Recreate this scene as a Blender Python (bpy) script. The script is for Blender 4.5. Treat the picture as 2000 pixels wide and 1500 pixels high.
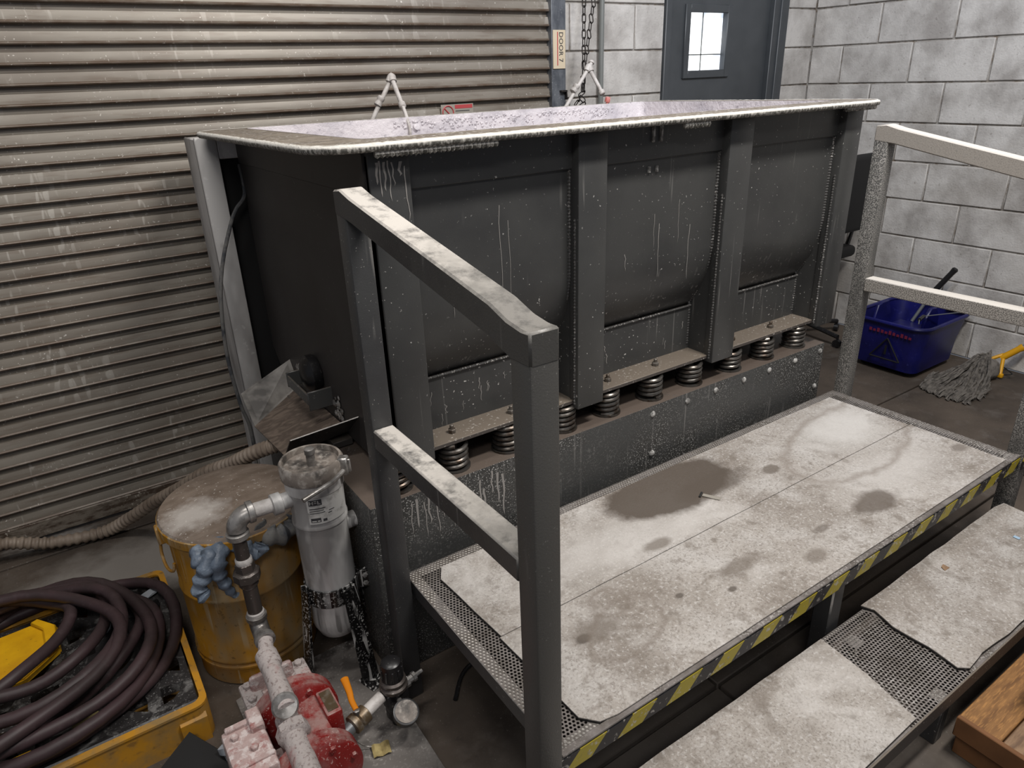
import bpy, bmesh, math, random
from math import sin, cos, pi, radians as rad
from mathutils import Vector as V, Matrix, noise
random.seed(7)
S = bpy.context.scene
for o in list(bpy.data.objects): bpy.data.objects.remove(o)
COL = S.collection

# ------------------------------------------------------------ camera
cam_d = bpy.data.cameras.new('camera'); cam = bpy.data.objects.new('camera', cam_d); COL.objects.link(cam)
cam_d.sensor_fit = 'HORIZONTAL'; cam_d.sensor_width = 36.0; cam_d.lens = 1370.3*36/2000
cam_d.clip_start = .02; cam_d.clip_end = 60
Rv = V((.82628889, -.56218726, -.03452773)); Uv = V((.25202281, .31420252, .915293)); Fv = V((.50371736, .76499821, -.40130606))
m = Matrix((Rv, Uv, -Fv)).transposed().to_4x4(); m.translation = V((-4.10756, -2.83760, 1.52853))
cam.matrix_world = m
S.camera = cam
# ------------------------------------------------------------ world, lights, exposure
w = bpy.data.worlds.new('world'); S.world = w; w.use_nodes = True
w.node_tree.nodes['Background'].inputs[0].default_value = (.80, .86, 1.0, 1)
w.node_tree.nodes['Background'].inputs[1].default_value = .15
def area(name, loc, target, size, power, color=(1, 1, 1), sy=None):
    l = bpy.data.lights.new(name, 'AREA'); l.energy = power; l.color = color; l.shape = 'RECTANGLE'
    l.size = size; l.size_y = sy or size
    o = bpy.data.objects.new(name, l); COL.objects.link(o); o.location = loc
    o.rotation_euler = (V(target)-V(loc)).to_track_quat('-Z', 'Y').to_euler(); return o
area('ceiling_light_main', (-2.35, -2.75, 3.5), (-2.5, -1.5, .6), 1.0, 90, (1, .965, .92), .22)
area('ceiling_light_shutter', (-4.1, -1.75, 3.7), (-3.8, -.6, 1.0), 1.2, 36, (1, .965, .92), .22)
area('fill_light_left', (-4.9, -3.9, 3.3), (-3.8, -1.3, .3), 1.2, 26, (1, .97, .94), .3)  # added fill, no fixture of the room: lifts the filter and pump
area('daylight_opening', (-1.9, -1.6, 2.9), (0, -.5, 1.75), .5, 20, (.72, .82, 1), .5)
S.view_settings.view_transform = 'Standard'; S.view_settings.look = 'None'
S.view_settings.exposure = 0.0; S.view_settings.gamma = 1.0; S.view_settings.use_curve_mapping = False

# ------------------------------------------------------------ materials
def lin(c):
    if isinstance(c, str): c = [int(c[i:i+2], 16)/255 for i in (0, 2, 4)]
    return tuple(((x/12.92) if x <= .04045 else ((x+.055)/1.055)**2.4) for x in c)+(1,)
class Mat:
    def __init__(s, name, col, rough=.5, metal=0, spec=.5):
        s.m = bpy.data.materials.new(name); s.m.use_nodes = True; s.t = s.m.node_tree; s.N = s.t.nodes; s.L = s.t.links
        s.b = s.N['Principled BSDF']; s.b.inputs['Roughness'].default_value = rough; s.b.inputs['Metallic'].default_value = metal
        s.b.inputs['Specular IOR Level'].default_value = spec
        s.g = s.N.new('ShaderNodeNewGeometry')
        r = s.N.new('ShaderNodeRGB'); r.outputs[0].default_value = lin(col); s.c = r.outputs[0]
        s.b.inputs['Base Color'].default_value = lin(col); s.rough = None; s.fin()
    def fin(s): s.L.new(s.c, s.b.inputs['Base Color'])
    def noise(s, scale, det=3, rough=.6, st=(1, 1, 1), dist=0):
        mp = s.N.new('ShaderNodeMapping'); mp.inputs['Scale'].default_value = st; s.L.new(s.g.outputs['Position'], mp.inputs[0])
        n = s.N.new('ShaderNodeTexNoise'); n.inputs['Scale'].default_value = scale; n.inputs['Detail'].default_value = det
        n.inputs['Roughness'].default_value = rough; n.inputs['Distortion'].default_value = dist
        s.L.new(mp.outputs[0], n.inputs['Vector']); return n.outputs[0]
    def rng(s, v, a, b, lo=0, hi=1):
        r = s.N.new('ShaderNodeMapRange'); s.L.new(v, r.inputs[0])
        for i, x in enumerate((a, b, lo, hi)): r.inputs[i+1].default_value = x
        return r.outputs[0]
    def math(s, op, a, b=None):
        n = s.N.new('ShaderNodeMath'); n.operation = op
        for i, x in enumerate((a, b)):
            if x is None: continue
            if isinstance(x, (int, float)): n.inputs[i].default_value = x
            else: s.L.new(x, n.inputs[i])
        return n.outputs[0]
    def mix(s, fac, col):
        x = s.N.new('ShaderNodeMix'); x.data_type = 'RGBA'; s.L.new(fac, x.inputs[0]); s.L.new(s.c, x.inputs[6])
        x.inputs[7].default_value = lin(col); s.c = x.outputs[2]; s.fin(); return s
    def var(s, col, scale, a=.4, b=.65, st=(1, 1, 1), amt=1, det=4, dist=0):
        return s.mix(s.rng(s.noise(scale, det, st=st, dist=dist), a, b, 0, amt), col)
    def speck(s, col='d8d4ce', scale=170, th=.66, gate=5, g0=.42, g1=.62, amt=.8):
        a = s.rng(s.noise(scale, 1.5), th, th+.04); g = s.rng(s.noise(gate, 2), g0, g1, .12, 1)
        return s.mix(s.math('MULTIPLY', s.math('MULTIPLY', a, g), amt), col)
    def drip(s, col='bdb9b4', scale=70, th=.63, gate=4, amt=.7, g0=.5, g1=.62):
        a = s.rng(s.noise(scale, 1, st=(1, 1, .035), dist=.3), th, th+.05); g = s.rng(s.noise(gate, 2), g0, g1)
        return s.mix(s.math('MULTIPLY', s.math('MULTIPLY', a, g), amt), col)
    def dust(s, col, amt=1, scale=14, a=.3, b=.6, nz=.55):
        sx = s.N.new('ShaderNodeSeparateXYZ'); s.L.new(s.g.outputs['Normal'], sx.inputs[0])
        u = s.rng(sx.outputs[2], nz, nz+.3); n = s.rng(s.noise(scale, 6, .7), a, b)
        return s.mix(s.math('MULTIPLY', s.math('MULTIPLY', u, n), amt), col)
    def blob(s, col, cx, cy, rx, ry, amt=1, soft=.25, wob=.5, scale=14, ang=0, ring=False):
        mp = s.N.new('ShaderNodeMapping'); mp.vector_type = 'TEXTURE'
        mp.inputs['Location'].default_value = (cx, cy, 0); mp.inputs['Rotation'].default_value = (0, 0, rad(ang)); mp.inputs['Scale'].default_value = (rx, ry, 1e6)
        s.L.new(s.g.outputs['Position'], mp.inputs[0])
        ln = s.N.new('ShaderNodeVectorMath'); ln.operation = 'LENGTH'; s.L.new(mp.outputs[0], ln.inputs[0])
        d = s.math('ADD', ln.outputs['Value'], s.rng(s.noise(scale, 4), 0, 1, -wob, wob))
        f = s.rng(d, 1-soft, 1+soft, amt, 0)
        if ring: f = s.math('MULTIPLY', f, s.rng(d, 1-3*soft, 1-soft, 0, 1))
        return s.mix(f, col)
    def bump(s, scale=60, strength=.15, dist=.004, det=3, st=(1, 1, 1)):
        b = s.N.new('ShaderNodeBump'); b.inputs['Strength'].default_value = strength; b.inputs['Distance'].default_value = dist
        s.L.new(s.noise(scale, det, st=st), b.inputs['Height']); s.L.new(b.outputs[0], s.b.inputs['Normal']); return s
    def rvar(s, a, b, scale=8):
        s.L.new(s.rng(s.noise(scale, 4), .35, .65, a, b), s.b.inputs['Roughness']); return s

M = {}
q_ = Mat('shutter steel', '857e74', .42, .15).var('6b6258', 1.6, .45, .7, (1, 1, 3)).var('5d4c3d', 9, .52, .72, (.6, 1, 6), .55).drip('b9b4ac', 42, .60, 3, .45)
sx_ = q_.N.new('ShaderNodeSeparateXYZ'); q_.L.new(q_.g.outputs['Position'], sx_.inputs[0])
fr_ = q_.math('FRACT', q_.math('MULTIPLY', q_.math('SUBTRACT', sx_.outputs[2], .075), 1/.059))
q_.mix(q_.math('MULTIPLY', q_.rng(fr_, .17, .22, 1, 0), q_.rng(q_.noise(14, 4, st=(1, 1, 3)), .35, .6, .45, 1)), '5a4a3d')
M['shutter'] = q_.speck('cfcac2', 110, .68).m
M['shutter_edge'] = Mat('rusty slat edge', '7d7469', .6, .2).var('4a3c31', 22, .4, .6, (1, 1, 3)).speck('b5ada2', 120, .64, amt=.7).m
M['galv'] = Mat('galvanised guide', '5d6168', .45, .5).var('7b7f85', 25, .4, .62, (1, 1, .4)).speck('c7c8c9', 130, .64).m
M['steel'] = Mat('charcoal painted steel', '474746', .36, .0, .45).var('3c3c3c', 3, .4, .65).speck('d2cfca', 105, .685, 5, amt=.85).drip('9b9894', 75, .665, 3.2, .4).dust('6f675e', .8).bump(260, .12, .002).m
M['steelplain'] = Mat('charcoal textured rail paint', '3d3d3d', .42, 0, .5).var('343334', 5, .4, .65).speck('c9c5bf', 170, .70, 6, amt=.6).dust('cbc5bd', 1, 20, .26, .50, .22).blob('55534f', -3.58, -2.16, .12, .30, .75, .5, .5, 30).drip('8f8c88', 50, .66, 4, .5).bump(300, .2, .002).m
M['raildusty'] = Mat('dust coated rail paint', '4b4a48', .5, 0, .4).var('b0aca6', 330, .47, .60, amt=.85, det=2).var('454442', 9, .48, .66, (1, 1, .5), .6).dust('c9c3bb', 1, 20, .2, .4, .5).bump(250, .2, .002).m
M['raildustymid'] = Mat('dust speckled mid rail', '66625e', .6, 0, .3).var('bab4ac', 300, .44, .56, amt=.85, det=2).dust('d2cbc2', 1, 20, .0, .3, .5).bump(250, .2, .002).m
M['raildustytop'] = Mat('heavily dusted rail paint', 'a39c94', .6, 0, .3).var('6f6c68', 340, .52, .66, amt=.5, det=2).dust('d2cbc2', 1, 20, .0, .3, .5).bump(250, .2, .002).m
M['steelbase'] = Mat('splashed base steel', '434342', .45, 0, .4).var('3a3937', 4, .4, .65).speck('c9c7c3', 230, .61, 4, amt=.8).speck('7f7d7a', 110, .6, 3, amt=.4).drip('83807d', 60, .60, 3.5, .45).dust('5c5149', .95, 10, .2, .4).bump(200, .15, .002).m
M['endwall'] = Mat('tub end sheet', '3a3735', .5, 0, .35).var('322e2c', 3, .4, .65).speck('99938c', 110, .72, amt=.5).dust('6f675e', .6).m
M['weld'] = Mat('weld bead', '504f4e', .4, .1).speck('b9b5b0', 140, .56, amt=.8).m
M['rimtop'] = Mat('crusted rim', '6f665b', .7).var('857b6f', 30, .4, .6).var('57504a', 12, .5, .7, amt=.6).speck('d9d6d2', 90, .60, 6, amt=.7).bump(120, .4, .004).m
M['rimedge'] = Mat('crusted rim edge', '57554f', .6).var('b5b1aa', 150, .47, .60, (1, 1, .3), .9).dust('d8d4cc', .95, 30, .1, .4, .1).bump(160, .5, .003).m
M['liner'] = Mat('white slurry coated liner', 'd8d2d5', .5).var('bdb8bd', 7, .45, .65).var('9c979d', 55, .60, .68, amt=.7).bump(45, .6, .01).m
M['slurryrun'] = Mat('dried slurry run', '97938f', .6).m
M['flange'] = Mat('brown dusted flange', '4b4541', .6).dust('71675c', 1, 9, .0, .3, .3).speck('c9c4bd', 120, .64, amt=.6).m
M['spring'] = Mat('spring steel', '6b6864', .32, .75).var('4a4038', 30, .45, .65).m
M['bolt'] = Mat('bolt steel', '77726c', .5, .4).var('56493d', 40, .4, .6).m
M['boltdust'] = Mat('splashed bolt', '6f6d6a', .6).var('b9b7b3', 60, .45, .6).m
M['platedusty'] = Mat('perforated plate', '8b8480', .45, .35).var('6f6862', 20, .4, .6).speck('c9c4be', 160, .55, amt=.7).m
def matmat(name, blobs=True):
    q = Mat(name, 'aaa39c', .85, 0, .2).var('847b72', 3.5, .42, .62, amt=.75).var('b9b4af', 6, .48, .66, amt=.8).var('726a62', 170, .50, .66, amt=.55, det=2).var('c9c5c1', 120, .54, .66, amt=.6)
    q.var('776e65', 22, .56, .68, amt=.6).var('cfcac5', 2.1, .50, .66, amt=.6, dist=1.5).var('7a7168', 5, .60, .66, amt=.45, dist=2.5)
    if blobs:
        for a in ((-1.98, -1.66, .16, .11, 'cbc7c2', .75), (-2.1, -1.92, .22, .09, 'c6c1bc', .6), (-3.0, -1.68, .3, .1, 'c4bfba', .55)):
            q.blob(a[4], a[0], a[1], a[2], a[3], a[5], .5, .5, 9)
        for a in ((-2.72, -1.575, .235, .115, '5a5149', .95, .1, .22), (-2.60, -1.64, .14, .05, '5a5149', .7, .2, .4), (-2.305, -1.985, .085, .045, '665d55', .85, .2, .5), (-2.39, -1.69, .035, .022, '6b6259', .8, .2, .4),
                  (-3.326, -1.904, .02, .014, '4a423c', .9, .2, .3), (-3.29, -1.90, .06, .035, '746b62', .7, .4, .6), (-2.85, -1.94, .075, .022, '756c63', .7, .4, .5), (-2.66, -2.03, .04, .02, '756c63', .7, .3, .5),
                  (-2.95, -1.755, .045, .02, '756c63', .75, .3, .5), (-1.80, -1.97, .03, .02, '6f665e', .7, .3, .4), (-3.05, -1.93, .012, .008, '5a524b', .8, .3, .3), (-2.93, -1.99, .013, .008, '5a524b', .8, .3, .3), (-2.54, -1.97, .03, .012, '6a6159', .7, .3, .4)):
            q.blob(a[4], a[0], a[1], a[2], a[3], a[5], a[6], a[7], 16)
        q.blob('7b7168', -3.22, -1.93, .13, .075, .55, .07, .35, 12, 20, True)
        q.blob('857b72', -2.02, -1.72, .36, .16, .6, .06, .3, 7, 15, True)
        q.blob('7b7168', -3.2, -1.85, .055, .05, .5, .12, .35, 20, 0, True)
    return q.bump(230, .5, .003).m
M['mat'] = matmat('stained fibre mat')
M['matstep'] = matmat('grey fibre step mat', False)
M['matedge'] = Mat('black mat backing', '211f1e', .8).speck('8f8a84', 150, .62, amt=.5).m
M['floor'] = Mat('dark concrete', '564c43', .7, 0, .3).var('3b342e', 2.2, .4, .65).var('6a635d', 9, .55, .75, amt=.5).var('2e2926', 30, .6, .75, amt=.4)
M['floor'].blob('8f8982', -4.12, -.42, .34, .17, .85, .4, .7, 8).blob('75706b', -3.2, -2.2, .6, .35, .5, .5, .8, 9).blob('8f8a85', -4.35, -.05, .12, .04, .7, .5, .8, 25)
M['floor'] = M['floor'].speck('8a857f', 150, .66, amt=.5).bump(60, .25, .003).m
M['block'] = Mat('painted block', 'cbc7c2', .48, 0, .4).var('a19c97', 5, .4, .65).var('8d857b', 1.7, .52, .72, amt=.55).var('6e675f', 60, .63, .72, amt=.5, det=3).bump(95, .55, .004, 5).m
M['mortar'] = Mat('painted mortar', '9a958f', .7).var('5e554c', 9, .5, .68).var('75695c', 30, .5, .65).bump(60, .5, .006).m
M['doorpaint'] = Mat('charcoal door paint', '46494c', .45).var('3d4043', 3, .4, .6).m
M['glassbright'] = Mat('window daylight', 'ffffff', .1).m
M['signcream'] = Mat('cream sign', 'cfc0a6', .5).m
M['signred'] = Mat('red print', 'b5474a', .5).m
M['bucketred'] = Mat('worn red print', '6b1f38', .5).m
M['ink'] = Mat('dark print', '3a3a3c', .6).m
M['label'] = Mat('white label', 'c3c1bd', .5).var('8f8c88', 30, .5, .65).m
M['labelgrey'] = Mat('faded grey label', '9b958b', .5).m
M['chain'] = Mat('dark chain', '3a3634', .45, .6).m
M['conduit'] = Mat('grey conduit', '7f817e', .45, .3).m
M['hood'] = Mat('pale grey housing', 'c4c1be', .5).var('7d7976', 4, .4, .65, (1, 1, .4)).var('5f5b58', 25, .62, .75, (1, 1, .2), .6).speck('d8d5d2', 60, .66, amt=.5).m
M['black'] = Mat('matt black', '0c0b0b', .7).m
M['blackplastic'] = Mat('black plastic', '1c1b1c', .35).speck('8f8c88', 140, .66, amt=.5).m
M['blackgloss'] = Mat('drip streaked black steel', '171616', .3).drip('b9b7b4', 75, .54, 9, .9, .35, .5).speck('c9c7c3', 150, .58, amt=.8).m
M['tray'] = Mat('galvanised sheet tray', 'a39e98', .5, .1).var('5f5c59', 7, .45, .65).var('bdb8b2', 5, .45, .65, amt=.6).m
M['traybed'] = Mat('brown slurry bed', '5d5148', .6).var('7a6c60', 18, .45, .62, (1, 2.4, 1), dist=1.2).var('3e3530', 9, .55, .7, amt=.7).m
M['yellow'] = Mat('dirty yellow drum paint', 'ad7a18', .6).var('9c6c18', 4, .45, .65).var('8b7a5e', 6, .46, .64, (1, 1, .5), .85).drip('b5a88c', 60, .56, 5, .6).var('5b4422', 60, .60, .7, amt=.6).m
M['drumlid'] = Mat('brown dusty lid', '6b5d51', .65).var('7f7165', 14, .4, .65, (1, 2, 1)).blob('b9b2ab', -3.96, -1.06, .07, .055, .85, .5, .9, 30).speck('c9c3bb', 120, .66, amt=.6).bump(70, .3, .004).m
M['palletyel'] = Mat('dirty yellow plastic', 'b98322', .5).var('8f7347', 12, .42, .64).var('6b5233', 40, .58, .7, amt=.6).m
M['grate'] = Mat('scuffed black grating', '2b2929', .4).var('6f6d6b', 26, .52, .68, dist=.6).speck('a3a19e', 190, .63, amt=.5).m
M['hosered'] = Mat('maroon rubber hose', '3d2e30', .5, 0, .35).var('332929', 7, .4, .65).var('4d3f41', 40, .55, .7, amt=.4).m
M['hosebeige'] = Mat('beige corrugated hose', '8d7f71', .6).var('6f6154', 12, .4, .65).m
M['scoop'] = Mat('bright yellow plastic', 'd9a514', .4).var('c08c12', 8, .4, .65).speck('6b4f1a', 110, .68, amt=.6).m
M['pvc'] = Mat('white crusted pipe', 'c4bfbb', .55).var('a19b96', 25, .45, .65).bump(80, .3, .004).m
M['pinkred'] = Mat('faded red nozzle', 'c4706a', .5).var('d8b5ae', 60, .5, .65).m
M['castgalv'] = Mat('galvanised fitting', 'a5a19d', .35, .6).var('6b6763', 18, .45, .62).var('cfccc8', 30, .55, .68, amt=.7).m
M['blackpipe'] = Mat('dark steel pipe', '57504c', .4, .5).speck('a39e99', 130, .66, amt=.7).m
M['filter'] = Mat('spattered filter shell', 'd2d0cd', .42, .15).var('918e8c', 9, .45, .62, (1, 1, .3), dist=.5).drip('5a5755', 42, .60, 8, .7, .42, .55).var('d5d4d2', 13, .52, .64, (1, 1, .4), .7).m
M['filtertop'] = Mat('dusty filter cap', '7d746c', .6).var('4f4a46', 22, .48, .62).var('a39c94', 40, .5, .64).m
M['pumpred'] = Mat('red pump paint', '8c2220', .4).var('73201e', 8, .45, .65).dust('a8938c', .7, 26, .36, .58, .35).speck('c9a9a3', 170, .62, 9, amt=.7).bump(90, .2, .003).m
M['pumpdusty'] = Mat('slurry caked red pump', 'b39c97', .75).var('97514d', 28, .52, .66, amt=.75).var('d0c3bf', 60, .5, .62).bump(80, .6, .005).m
M['caked'] = Mat('slurry caked pipe', 'b8aeaa', .75).var('82726d', 120, .52, .64, amt=.8).var('a3605c', 14, .60, .72, amt=.5).bump(110, .5, .004).m
M['steelplate'] = Mat('floor steel plate', '66615d', .6).var('8f8a85', 6, .48, .62).var('4a4542', 12, .5, .66).speck('bdb8b2', 130, .60, amt=.7).m
M['brass'] = Mat('dull brass', '6b5a45', .4, .5).var('8f8577', 30, .5, .64).m
M['orange'] = Mat('orange lever', 'd07c12', .45).m
M['tag'] = Mat('yellowed paper tag', 'a89766', .6).var('7d6d45', 20, .45, .62).m
M['rag'] = Mat('blue grey nitrile', '626d7b', .45).var('7f8b99', 14, .45, .62).var('474f59', 30, .55, .68).bump(45, .6, .006).m
M['ragdark'] = Mat('grey rag', '6b6966', .8).var('3f4145', 20, .45, .6).m
M['blue'] = Mat('deep blue plastic', '12145c', .38).var('0c0e44', 6, .4, .65).var('3a3d84', 50, .62, .72, amt=.5).m
M['yarn'] = Mat('grey mop yarn', '6f6962', .9).var('4b4641', 40, .45, .62).m
M['mopyel'] = Mat('yellow mop clamp', 'cf960f', .4).m
M['greyalu'] = Mat('grey handle', '76787a', .4, .4).m
M['wood'] = Mat('pale pallet wood', '8b6338', .6).var('6f4c2a', 9, .42, .64, (1, 6, 6)).var('c08c50', 30, .5, .66, (1, 8, 8), .5).m
M['woodgrey'] = Mat('worn wood', '8f7358', .7).var('6b5340', 12, .45, .64, (1, 6, 6)).m
M['cardboard'] = Mat('brown cardboard', '7a5231', .75).var('664326', 5, .42, .64).m
M['clear'] = Mat('clear scrap', '8f9398', .15).m
M['bluebit'] = Mat('pale blue scrap', '9fb8cc', .5).m
# tape: diagonal printed stripes along x and z
def tape():
    q = Mat('black yellow hazard tape', '1f1e22', .45)
    sx = q.N.new('ShaderNodeSeparateXYZ'); q.L.new(q.g.outputs['Position'], sx.inputs[0])
    t = q.math('SUBTRACT', sx.outputs[0], q.math('MULTIPLY', sx.outputs[2], 1.0))
    f = q.math('FRACT', q.math('MULTIPLY', q.math('ADD', t, 10.0), 1/.135)); k = q.math('GREATER_THAN', f, .5)
    q.mix(k, 'a8982a'); q.var('c0bbb3', 70, .58, .66, (1, 1, 1), .75).var('4a4540', 35, .6, .7, amt=.6)
    return q.m
M['tape'] = tape()
e = Mat('daylight glass', 'ffffff'); e.b.inputs['Emission Color'].default_value = (.93, .97, 1, 1); e.b.inputs['Emission Strength'].default_value = 1.6
n_ = e.rng(e.noise(9, 3), .5, .62); mx = e.N.new('ShaderNodeMix'); mx.data_type = 'RGBA'; e.L.new(n_, mx.inputs[0]); mx.inputs[6].default_value = (.95, .98, 1, 1); mx.inputs[7].default_value = (.42, .48, .58, 1)
e.L.new(mx.outputs[2], e.b.inputs['Emission Color']); M['outside'] = e.m

# ------------------------------------------------------------ geometry helpers
class B:
    def __init__(s): s.bm = bmesh.new()
    def _add(s, other):
        me = bpy.data.meshes.new('tmp'); other.to_mesh(me); s.bm.from_mesh(me); bpy.data.meshes.remove(me); other.free(); return s
    def box(s, x0, x1, y0, y1, z0, z1, bev=.0, seg=1, M4=None):
        b = bmesh.new(); bmesh.ops.create_cube(b, size=1)
        for v in b.verts: v.co = V(((x0+x1)/2+v.co.x*(x1-x0), (y0+y1)/2+v.co.y*(y1-y0), (z0+z1)/2+v.co.z*(z1-z0)))
        if bev: bmesh.ops.bevel(b, geom=b.edges[:], offset=bev, segments=seg, affect='EDGES', profile=.5)
        if M4: bmesh.ops.transform(b, matrix=M4, verts=b.verts)
        return s._add(b)
    def prism(s, pts, axis, a, c, bev=0, seg=1):
        """extrude polygon pts (2d) along axis index from a to c"""
        b = bmesh.new(); lo = []; hi = []
        for p in pts:
            q = list(p); q.insert(axis, a); r = list(p); r.insert(axis, c); lo.append(b.verts.new(q)); hi.append(b.verts.new(r))
        b.faces.new(lo); b.faces.new(hi[::-1]); n = len(pts)
        for i in range(n): b.faces.new((lo[i], hi[i], hi[(i+1) % n], lo[(i+1) % n]))
        bmesh.ops.recalc_face_normals(b, faces=b.faces)
        if bev: bmesh.ops.bevel(b, geom=b.edges[:], offset=bev, segments=seg, affect='EDGES')
        return s._add(b)
    def sheet(s, pts, th):
        """thin plate from a 3d polygon, thickened along its normal"""
        P = [V(p) for p in pts]; n = (P[1]-P[0]).cross(P[2]-P[0]).normalized()*th
        b = bmesh.new(); lo = [b.verts.new(p) for p in P]; hi = [b.verts.new(p+n) for p in P]; k = len(P)
        b.faces.new(lo[::-1]); b.faces.new(hi)
        for i in range(k): b.faces.new((lo[i], lo[(i+1) % k], hi[(i+1) % k], hi[i]))
        bmesh.ops.recalc_face_normals(b, faces=b.faces); return s._add(b)
    def tube(s, path, r, n=12, closed=False, cap=True):
        P = [V(p) for p in path]; m_ = len(P); b = bmesh.new(); rings = []
        rr = r if callable(r) else (lambda i: r)
        T = []
        for i in range(m_):
            if closed: t = P[(i+1) % m_]-P[i-1]
            else: t = P[min(i+1, m_-1)]-P[max(i-1, 0)]
            T.append(t.normalized() if t.length > 1e-9 else V((0, 0, 1)))
        up = V((0, 0, 1)) if abs(T[0].z) < .9 else V((1, 0, 0)); nx = T[0].cross(up).normalized()
        for i in range(m_):
            nx = (nx-T[i]*nx.dot(T[i])).normalized(); ny = T[i].cross(nx)
            rings.append([b.verts.new(P[i]+(nx*cos(2*pi*k/n)+ny*sin(2*pi*k/n))*rr(i)) for k in range(n)])
        for i in range(m_ if closed else m_-1):
            A, C = rings[i], rings[(i+1) % m_]
            for k in range(n): b.faces.new((A[k], A[(k+1) % n], C[(k+1) % n], C[k]))
        if cap and not closed: b.faces.new(rings[0][::-1]); b.faces.new(rings[-1])
        bmesh.ops.recalc_face_normals(b, faces=b.faces); return s._add(b)
    def lathe(s, prof, base=(0, 0, 0), axis=(0, 0, 1), n=32, cap=True):
        """prof: (radius, height) along axis from base"""
        q = V((0, 0, 1)).rotation_difference(V(axis).normalized()).to_matrix(); b = bmesh.new(); rings = []
        for r, h in prof: rings.append([b.verts.new(V(base)+q@V((r*cos(2*pi*k/n), r*sin(2*pi*k/n), h))) for k in range(n)])
        for A, C in zip(rings, rings[1:]):
            for k in range(n): b.faces.new((A[k], A[(k+1) % n], C[(k+1) % n], C[k]))
        if cap: b.faces.new(rings[0][::-1]); b.faces.new(rings[-1])
        bmesh.ops.recalc_face_normals(b, faces=b.faces); return s._add(b)
    def hexa(s, c, r, h, axis=(0, 0, 1)): return s.lathe([(r*.9, 0), (r, h*.12), (r, h*.85), (r*.85, h)], c, axis, 6)
    def disp(s, amp, scale, seed=0):
        for v in s.bm.verts: v.co += noise.noise_vector(v.co*scale+V((seed, seed*2, 0)))*amp
        return s
    def build(s, name, mat, parent=None, label=None, xf=None, local=False):
        bm = s.bm
        if xf: bmesh.ops.transform(bm, matrix=xf, verts=bm.verts)
        if parent is not None and not local:
            off = world_loc(parent)
            for v in bm.verts: v.co -= off
        for f in bm.faces: f.smooth = True
        for ed in bm.edges:
            if len(ed.link_faces) == 2 and ed.calc_face_angle(0) > rad(38): ed.smooth = False
        me = bpy.data.meshes.new(name); bm.to_mesh(me); bm.free(); me.materials.append(M[mat] if isinstance(mat, str) else mat)
        o = bpy.data.objects.new(name, me); COL.objects.link(o)
        if parent is not None: o.parent = parent
        if label: o['label'] = label
        return o
def world_loc(o):
    l = V((0, 0, 0))
    while o is not None: l += o.location; o = o.parent
    return l
def tag(o, label=None, cat=None, group=None, kind=None):
    for k, v in (('label', label), ('category', cat), ('group', group), ('kind', kind)):
        if v: o[k] = v
    return o
def thing(name, label, cat, loc=(0, 0, 0), group=None, kind=None):
    o = bpy.data.objects.new(name, None); COL.objects.link(o); o.location = loc; o.empty_display_size = .05
    return tag(o, label, cat, group, kind)
def dup(o, parent, dloc=(0, 0, 0), rz=None):
    c = o.copy(); COL.objects.link(c); c.parent = parent; c.location = o.location+V(dloc)
    if rz is not None: c.rotation_euler.z = rz
    return c
def recentre(o):
    """move the origin of a part to its bounds centre so copies can be rotated"""
    c = sum((V(b) for b in o.bound_box), V())/8; o.data.transform(Matrix.Translation(-c)); o.location = o.location+c; return o
def arc(c, r, a0, a1, n, plane='xz'):
    out = []
    for i in range(n+1):
        a = rad(a0+(a1-a0)*i/n); u, v_ = r*cos(a), r*sin(a)
        out.append({'xz': (c[0]+u, c[1], c[2]+v_), 'xy': (c[0]+u, c[1]+v_, c[2]), 'yz': (c[0], c[1]+u, c[2]+v_)}[plane])
    return out
def catmull(P, k=8):
    P = [V(p) for p in P]; out = []
    for i in range(len(P)-1):
        a, b, c, d = P[max(i-1, 0)], P[i], P[i+1], P[min(i+2, len(P)-1)]
        for j in range(k):
            t = j/k; out.append(.5*((2*b)+(c-a)*t+(2*a-5*b+4*c-d)*t*t+(-a+3*b-3*c+d)*t**3))
    return out+[P[-1]]
def text(body, size, mw, parent, name, mat, ext=.0006):
    c = bpy.data.curves.new('t', 'FONT'); c.body = body; c.size = size; c.extrude = ext; c.align_x = 'CENTER'; c.align_y = 'CENTER'; c.resolution_u = 2
    o = bpy.data.objects.new('t', c); COL.objects.link(o); bpy.context.view_layer.update()
    me = bpy.data.meshes.new_from_object(o); bpy.data.objects.remove(o); bpy.data.curves.remove(c)
    me.transform(Matrix.Translation(-world_loc(parent))@mw); me.materials.clear(); me.materials.append(M[mat])
    q = bpy.data.objects.new(name, me); COL.objects.link(q); q.parent = parent; return q
#@@ROOM
# ------------------------------------------------------------ floor
f = thing('floor', 'dark stained concrete floor with saw-cut joints', 'floor', kind='structure')
def slab(x0, x1, y0, y1): B().box(x0, x1, y0, y1, -.12, 0, .003).build('slab', 'floor', f)
slab(-6.2, 0, -.145, .35); slab(-6.2, -2.9, -1.95, -.157); slab(-2.892, 0, -1.25, -.157); slab(-2.892, 0, -1.95, -1.258)
slab(-6.2, -2.9, -4.2, -1.958); slab(-2.892, 0, -4.2, -1.958)
B().box(-6.2, 0, -4.2, .35, -.2, -.115).build('subfloor', 'black', f)
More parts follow.
